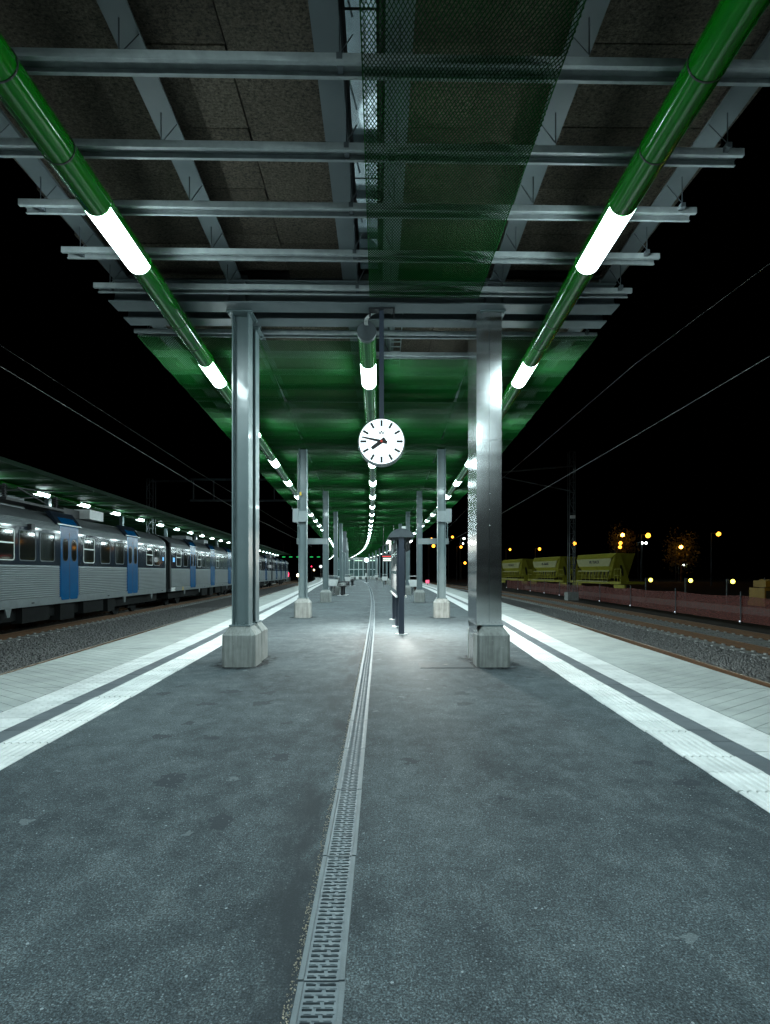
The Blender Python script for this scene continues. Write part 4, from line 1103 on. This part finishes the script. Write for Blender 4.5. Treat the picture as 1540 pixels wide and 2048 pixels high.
# ------------------------------------------------------------------ overhead line
M['wire'] = mat('contact_wire', (.34, .34, .33), (.26, .26, .25), 3, .4, .6)
def wire(label, pts, r):
    P = [Vector(p) for p in pts]; out = []
    for a, b in zip(P[:-1], P[1:]):
        for k in range(8): out.append(a + (b - a)*(k/8))
    out.append(P[-1]); tag(MB().tube(out, r, 6).build('overhead_wire', M['wire'], smooth=80), label, 'wire')
Zc = EYE + 2.83
def wp(x, y, z): Y = F*(z - EYE)/(HOR - y); return ((x - CX0)*Y/F, Y, z)
wire('thin pale contact wire slanting down over the wagon side track', [(4.6, 2.0, Zc), wp(1540, 712, Zc), wp(1270, 872, Zc), wp(1005, 1026, Zc), (6.0, 60, Zc)], .0055)
wire('faint upper carrier wire above the wagon side contact wire', [(4.3, 1.5, Zc + .9), wp(1540, 527, Zc + .75), wp(1270, 728, Zc + .6), (4.6, 30, Zc + .75), (5.6, 60, Zc + .7)], .0036)
wire('thin pale contact wire over the track on the train side', [(-4.8, 2.0, Zc), wp(0, 732, Zc), wp(230, 872, Zc), wp(470, 1017, Zc), (-8.0, 60, Zc)], .0055)
wire('faint upper carrier wire above the train side contact wire', [(-5.2, 2.0, Zc + .6), wp(0, 690, Zc + .55), wp(380, 935, Zc + .42), (-8.0, 60, Zc + .6)], .0036)
def lattice(m, x, y, z0, z1, w, n):
    for sx in (-1, 1):
        for sy in (-1, 1): m.box(x + sx*w/2 - .016, x + sx*w/2 + .016, y + sy*w/2 - .016, y + sy*w/2 + .016, z0, z1)
    for k in range(n):
        a = z0 + (z1 - z0)*k/n; b = z0 + (z1 - z0)*(k + 1)/n; s = 1 if k % 2 else -1
        m.bar((x - s*w/2, y - w/2, a), (x + s*w/2, y - w/2, b), .02)
        m.box(x - w/2, x + w/2, y - w/2 - .004, y - w/2 + .004, b - .03, b)
mx, my = (1143 - CX0)*30.5/F, 30.5
ms = thing('catenary_mast', 'tall slim lattice mast standing in front of the yellow wagons', 'mast', (mx, my, -.6))
m = MB(); lattice(m, 0, 0, .2, 8.2, .30, 14); m.build('lattice', M['mast'], ms)
MB().box(-.3, .3, -.3, .3, -.1, .35).build('foundation', M['concrete'], ms); MB().box(-.16, .1, -.34, -.24, 4.45, 4.62).build('lamp_box', M['white_enamel'], ms)
m = MB(); m.bar((0, 0, 7.4), (-4.6, 0, 7.0), .07); m.bar((0, 0, 6.0), (-4.4, 0, 6.9), .05); m.build('cantilever', M['mast'], ms)
gb = thing('signal_gantry', 'dim horizontal lattice gantry spanning the tracks above the train', 'gantry', (-10.5, 31, -.6))
m = MB()
for z in (5.55, 6.75): m.box(-.6, 9.2, -.04, .04, z - .05, z + .05); 
for k in range(9): m.box(-.4 + k*1.15 - .03, -.4 + k*1.15 + .03, -.03, .03, 5.55, 6.75)
m.build('truss', M['mast'], gb); m = MB(); lattice(m, -2.8, 0, 0, 6.8, .35, 12); m.box(-2.8, -.5, -.04, .04, 6.6, 6.7); m.build('leg', M['mast'], gb)
MB().box(7.9, 8.3, -.1, .1, 2.6, 5.0).build('drop_post', M['mast'], gb)

# ------------------------------------------------------------------ yard on the wagon side
M['wagon_yellow'] = mat('wagon_yellow', (.46, .43, .04), (.35, .32, .03), 3, .6)
M['wagon_pale'] = mat('wagon_pale', (.50, .485, .22), (.41, .40, .17), 3, .6)
M['wagon_dark'] = mat('wagon_dark', (.05, .048, .03), (.03, .028, .018), 3, .8)
WM, WX = -.149, 24.6
wl = lambda y: WX + WM*y
def make_wagon():
    """local: -x is the side facing the platform, y along, z from the rail"""
    c = empty('hopper_wagon'); L = 5.6
    # bin: upper slope, pale lettered side, lower slope
    sec = [(.95, 3.02), (.25, 2.98), (.0, 2.62), (.0, 1.98), (.30, 1.62), (.62, .95)]
    def strip(a, b, nm, mt, ya, yb_, yc=None, yd=None):
        yc = ya if yc is None else yc; yd = yb_ if yd is None else yd
        (x0, z0), (x1, z1) = a, b
        m = MB(); m.add([(x0, ya, z0), (x0, yb_, z0), (x1, yd, z1), (x1, yc, z1), (x0 + .05, ya, z0), (x0 + .05, yb_, z0), (x1 + .05, yd, z1), (x1 + .05, yc, z1)], [(0, 3, 2, 1), (4, 5, 6, 7), (0, 4, 7, 3), (1, 2, 6, 5), (0, 1, 5, 4), (3, 7, 6, 2)])
        return m.build(nm, M[mt], c)
    strip(sec[1], sec[2], 'upper_slope', 'wagon_yellow', -.25, L + .25, 0, L)
    sp = strip(sec[2], sec[3], 'lettered_side', 'wagon_pale', 0, L, .35, L - .35)
    strip(sec[3], sec[4], 'lower_slope', 'wagon_yellow', .35, L - .35, .5, L - .5)
    strip(sec[4], sec[5], 'hopper_chute', 'wagon_dark', .5, L - .5, .7, L - .7)
    MB().box(.25, .95, -.25, L + .25, 2.95, 3.02).build('top_rim', M['wagon_yellow'], c)
    MB().box(-.03, .06, .3, L - .3, 1.56, 1.64).build('lower_rim', M['wagon_pale'], c)
    for k in range(9):
        y = .7 + k*(L - 1.4)/8; MB().add([(.28, y - .03, 1.6), (.28, y + .03, 1.6), (.10, y + .03, .9), (.10, y - .03, .9), (.34, y - .03, 1.6), (.34, y + .03, 1.6), (.34, y + .03, .9), (.34, y - .03, .9)], [(0, 3, 2, 1), (4, 5, 6, 7), (0, 4, 7, 3), (1, 2, 6, 5)]).build('chute_rib', M['wagon_yellow'], c)
    # end plates with oval opening
    for ye, d in ((0, -1), (L, 1)):
        m = MB(); yo = ye - d*.25
        m.add([(.25, ye + d*.25, 3.0), (1.9, ye + d*.25, 3.0), (1.75, ye - d*.55, 1.0), (.25, ye - d*.55, 1.0), (0, ye - d*.05, 2.62), (0, ye - d*.4, 1.98)], [(0, 1, 2, 3), (0, 3, 5, 4)]); m.build('end_slope', M['wagon_yellow'], c)
        m = MB(); m.add([(.28, ye + d*.28, 2.9), (.60, ye + d*.30, 2.9), (1.0, ye + d*.9, .75), (.12, ye + d*.9, .75)], [(0, 1, 2, 3)] if d < 0 else [(3, 2, 1, 0)]); e = m.build('end_frame', M['wagon_yellow'], c)
        mm = MB(); pts = [(.50 + .11*math.cos(q) , ye + d*(.62 + .02) - d*.19*math.sin(q), 1.72 + .55*math.sin(q)) for q in [2*math.pi*k/14 for k in range(14)]]
        mm.add(pts, [tuple(range(14))]); mm.build('oval_opening', M['wagon_dark'], e)
    MB().box(.0, 2.1, -1.3, L + 1.3, .55, .75).build('underframe', M['wagon_yellow'], c)
    for ye in (-1.25, L + .35):
        rl = MB()
        for yq in (0, .45, .9): rl.bar((.05, ye + yq, .75), (.05, ye + yq, 1.75), .035)
        for z in (1.25, 1.75): rl.bar((.05, ye, z), (.05, ye + .9, z), .03)
        rl.build('end_railing', M['wagon_yellow'], c)
    rl = MB()
    for k in range(8): rl.bar((-.12, .4 + k*.68, .75), (-.12, .4 + k*.68, 1.55), .03)
    for z in (.98, 1.25, 1.53): rl.bar((-.12, .4, z), (-.12, 5.2, z), .025)
    rl.build('side_railing', M['wagon_yellow'], c)
    MB().box(-.16, .1, .3, L - .3, .70, .78).build('walkway', M['wagon_pale'], c)
    for yq in (-.6, L + .6):
        b = MB().box(.3, .5, yq - .75, yq + .75, .22, .5).build('bogie', M['wagon_yellow'], c)
        for w in (-.5, .5): MB().cyl((.42, yq + w, .31), (.54, yq + w, .31), .31, n=18).build('wheel', M['wagon_dark'], b, smooth=40)
    t = put('lettering', text_mesh('VR TRACK', .34, M['clock_black'], .004, True), sp, (-.012, 2.6, 2.33)); t.rotation_euler = (math.radians(90), 0, math.radians(-90))
    return c
w0 = make_wagon()
wlab = ['yellow hopper wagon with black lettering right behind the mast', 'yellow hopper wagon second from the mast', 'yellow hopper wagon third, half hidden by the clad column', 'far yellow hopper wagon seen between the columns']
for i, y in enumerate((43.6, 53.0, 62.1, 71.4)):
    c = w0 if i == 0 else copy_tree(w0)
    c.location = (wl(y), y, -.62); c.rotation_euler = (0, 0, -math.atan(WM)); tag(c, wlab[i], 'wagon', 'hopper wagons in the yard')
# orange plastic fence
def fence_mat():
    m, nt, b = new_mat('orange_netting'); out = nt.nodes['Material Output']; b.inputs['Base Color'].default_value = (.11, .010, .002, 1); b.inputs['Roughness'].default_value = .6
    tr = nt.nodes.new('ShaderNodeBsdfTransparent'); ms = nt.nodes.new('ShaderNodeMixShader')
    w = noise(nt, pos(nt, (2, 2, 40)), 3, 3)
    nt.links.new(ramp(nt, w, [(.35, (.60,)*3), (.65, (.86,)*3)]), ms.inputs[0]); nt.links.new(tr.outputs[0], ms.inputs[1]); nt.links.new(b.outputs[0], ms.inputs[2]); nt.links.new(ms.outputs[0], out.inputs['Surface']); return m
M['netting'] = fence_mat()
M['glint'] = emit('glow_reflector', (.8, .9, 1.0), .8)  # reflector glint painted as a glow of its own, not returned light
fy = [9.0, 13.2, 17.1, 21.2, 25.4, 29.4, 33.2, 37.0, 41.0, 45.5, 50.5, 56.0]
fx = lambda y: 10.6 + .035*y
fe = thing('barrier_fence', 'long orange plastic netting fence on thin posts beside the yard', 'fence', (0, 0, -.75))
for a, b in zip(fy[:-1], fy[1:]):
    m = MB(); n = 8; vs = []
    for k in range(n + 1):
        u = k/n; y = a + (b - a)*u; sag = -.06*math.sin(math.pi*u); x = fx(y) + .03*math.sin(k*2.3)
        vs += [(x, y, .05), (x + .01, y, .45), (x, y, .88 + sag)]
    m.add(vs, [(3*k, 3*k+3, 3*k+4, 3*k+1) for k in range(n)] + [(3*k+1, 3*k+4, 3*k+5, 3*k+2) for k in range(n)]); m.build('netting', M['netting'], fe)
for y in fy:
    p = MB().cyl((fx(y) - .04, y, 0), (fx(y) - .04, y, 1.0), .018, n=8).build('post', M['mast'], fe); MB().ball((fx(y) - .07, y, .07), .025, 6, 4).build('glow_reflector', M['glint'], p)

# low floodlights, lamp posts, lit tree, machine
M['flood'] = emit('flood_yellow', (1.0, .90, .10), 6.0); M['sodium'] = emit('sodium_lamp', (1.0, .38, .03), 4.5); M['sodium_strong'] = emit('sodium_strong', (1.0, .45, .05), 26.0); M['cool_far'] = emit('cool_lamp', (.85, 1.0, .85), 16.0)
for k, (x, y, Y) in enumerate(((1301, 1160, 32.0), (1381, 1161, 30.0), (1465, 1163, 28.0))):
    p = dpt(x, y, Y); t = thing('floodlight', '%s low yellow floodlight on a short post behind the fence, counted from the wagons' % ORD[k], 'floodlight', (p[0], p[1], -.92), 0, 'low yellow floodlights')
    h = p[2] + .92
    MB().box(-.26, -.20, .05, .11, 0, h + .12).build('post', M['mast'], t); MB().box(-.20, .12, -.018, .12, h - .13, h + .13).build('housing', M['black_metal'], t)
    MB().cyl((0, -.05, h), (0, -.02, h), .10, .11, n=16, caps=True).build('lens', M['flood'], t)
lamps = [(1245, 1070, 103, .24, 'sodium_strong'), (1241, 1086, 100, .22, 'sodium'), (1240, 1094, 92, .2, 'sodium'), (1296, 1071, 76, .24, 'sodium'), (1437, 1068, 72, .2, 'sodium'), (1079, 1098, 118, .22, 'sodium'),
         (1149, 1087, 96, .22, 'sodium'), (1020, 1099, 125, .18, 'sodium'), (1362, 1094, 100, .22, 'sodium_strong'), (867, 1092, 112, .24, 'sodium'), (922, 1094, 118, .2, 'sodium'), (905, 1074, 130, .2, 'sodium'), (863, 1077, 140, .16, 'sodium'),
         (928, 1077, 140, .2, 'cool_far'), (926, 1087, 150, .14, 'cool_far'), (930, 1126, 128, .22, 'sodium'), (1284, 1086, 130, .2, 'cool_far'), (1292, 1086, 131, .2, 'cool_far'), (1367, 1130, 105, .14, 'cool_far')]
where = ['highest in the cluster above the wagons', 'middle of the cluster above the wagons', 'lowest in the cluster above the wagons', 'biggest and brightest, right of the cluster', 'alone on a tall bare pole',
         'above the second lettered wagon', 'beside the lattice mast', 'next to the clad column', 'in front of the lit tree', 'between the far columns, larger', 'between the far columns, smaller', 'just beyond the sign bracket', 'tiny, above the sign bar',
         'pale, upper of two by the clad column', 'pale, lower of two by the clad column', 'low, near the clad column', 'pale, first of a close pair', 'pale, second of a close pair', 'pale, low under the lit tree']
for k, (x, y, Y, r, mt) in enumerate(lamps):
    p = dpt(x, y, Y); t = thing('street_lamp', '%s street lamp glowing %s' % ('orange' if mt[0] == 's' else 'white', where[k]), 'street lamp', (p[0], p[1], -.92), 0, 'street lamps beyond the yard')
    h = p[2] + .92
    m = MB(); m.cyl((-.9, .1, 0), (-.9, .1, h + .15), .09, .06, n=8); m.bar((-.9, .1, h + .12), (.05, .1, h + .14), .08); m.build('pole', M['mast'], t)
    MB().box(-.35, .3, -.1, .3, h + .10, h + .22).build('lamp_head', M['black_metal'], t); MB().ball((0, 0, h), r*1.4, 12, 8).build('bulb', M[mt], t, smooth=80)
    
def lit_tree(x, y, Y, label, s):
    p = dpt(x, y, Y); t = thing('tree', label, 'tree', (p[0], p[1], -.92)); h = p[2] + .92
    M.setdefault('bark', mat('bark', (.09, .06, .035), None, 6, .9)); M.setdefault('leaf', mat('autumn_leaf', (.16, .13, .03), (.09, .08, .02), 4, .6))
    m = MB(); m.cyl((0, 0, 0), (.1, 0, h*.55), .22, .13, n=8)
    for k in range(9):
        a = k*2.4; z = h*(.4 + .05*k); m.cyl((.08, 0, z), (.08 + 1.2*s*math.cos(a), 1.2*s*math.sin(a), z + 1.2*s), .06, .015, n=5)
    m.build('trunk', M['bark'], t); m = MB(); R = random.Random(int(x))
    for k in range(150):
        a, b = R.uniform(0, 6.28), R.gauss(0, .5); rr = R.uniform(.3, 1.5)*s; c = Vector((rr*math.cos(a), rr*math.sin(a)*.8, h*.78 + b*1.5*s))
        for q in range(9):
            o = c + Vector((R.gauss(0, .28), R.gauss(0, .28), R.gauss(0, .25)))*s; u = Vector((R.uniform(-1, 1), R.uniform(-1, 1), R.uniform(-1, 1))).normalized()*.11*s; v = u.cross(Vector((R.random(), R.random(), R.random()))).normalized()*.07*s
            m.add([o - u, o + v, o + u, o - v], [(0, 1, 2, 3)])
    m.build('crown', M['leaf'], t)
lit_tree(1362, 1085, 103, 'lone tree with gaps, lit amber by a lamp beyond the yard', 1.9)
lit_tree(1246, 1066, 106, 'tree lit amber among the cluster of lamps above the wagons', 1.6)
M['machine'] = mat('machine_yellow', (.34, .20, .02), (.24, .13, .012), 3, .55)
mc = thing('works_machine', 'yellow boxy track machine parked at the picture edge behind the fence', 'machine', dpt(1527, 1210, 24)); mz = -.92 - mc.location[2]; mc.location[2] = -.92
MB().box(-.30, .95, -.5, .6, .30, .50).build('chassis', M['machine'], mc); MB().box(-.30, .05, -.5, .5, .50, 1.10).build('engine_cover', M['machine'], mc)
MB().box(-.24, .0, -.515, -.5, .62, .98).build('louvre_panel', M['wagon_dark'], mc); MB().box(-.18, .02, -.4, .4, 1.13, 1.42).build('cooler_box', M['machine'], mc)
MB().box(.16, .80, -.45, .5, .50, 1.46).build('cab', M['machine'], mc); MB().box(.22, .74, -.462, -.45, .85, 1.36).build('cab_window', M['train_glass'], mc)
MB().cyl((.12, .1, 1.0), (.12, .1, 1.56), .02, n=8).build('exhaust', M['black_metal'], mc); MB().box(.09, .15, -.53, -.50, .95, 1.02).build('work_light', M['warm_seen'], mc)
for x in (-.1, .6): MB().cyl((x, -.5, .2), (x, -.36, .2), .2, n=20).build('wheel', M['wagon_dark'], mc, smooth=40)
wk = thing('works_lamp', 'amber works lamp on a stand above the yellow track machine', 'lamp', (mc.location[0] - .5, mc.location[1] - 2.6, -.92)); M['work_amber'] = emit('work_amber', (1.0, .6, .12), 45.0)
wk.location[0] += 2.6
MB().cyl((0, 0, 0), (0, 0, 3.2), .03, n=8).build('stand', M['mast'], wk); MB().ball((0, .05, 3.25), .12, 8, 6).build('lens', M['work_amber'], wk)
kw = MB().sweep([(-.12, -.92), (.12, -.92), (.12, -.62), (-.12, -.62)], [(15.5 + .0*y, y, 0) for y in ystep(14, 60, 2)]).build('concrete_kerb', M['concrete']); tag(kw, 'low pale concrete kerb running behind the orange fence', 'kerb')

# ------------------------------------------------------------------ scale the whole place to metres
done = set()
for o in list(sc.objects):
    o.location = o.location * S
    if o.type == 'MESH' and o.data.name not in done:
        done.add(o.data.name); o.data.transform(Matrix.Scale(S, 4))
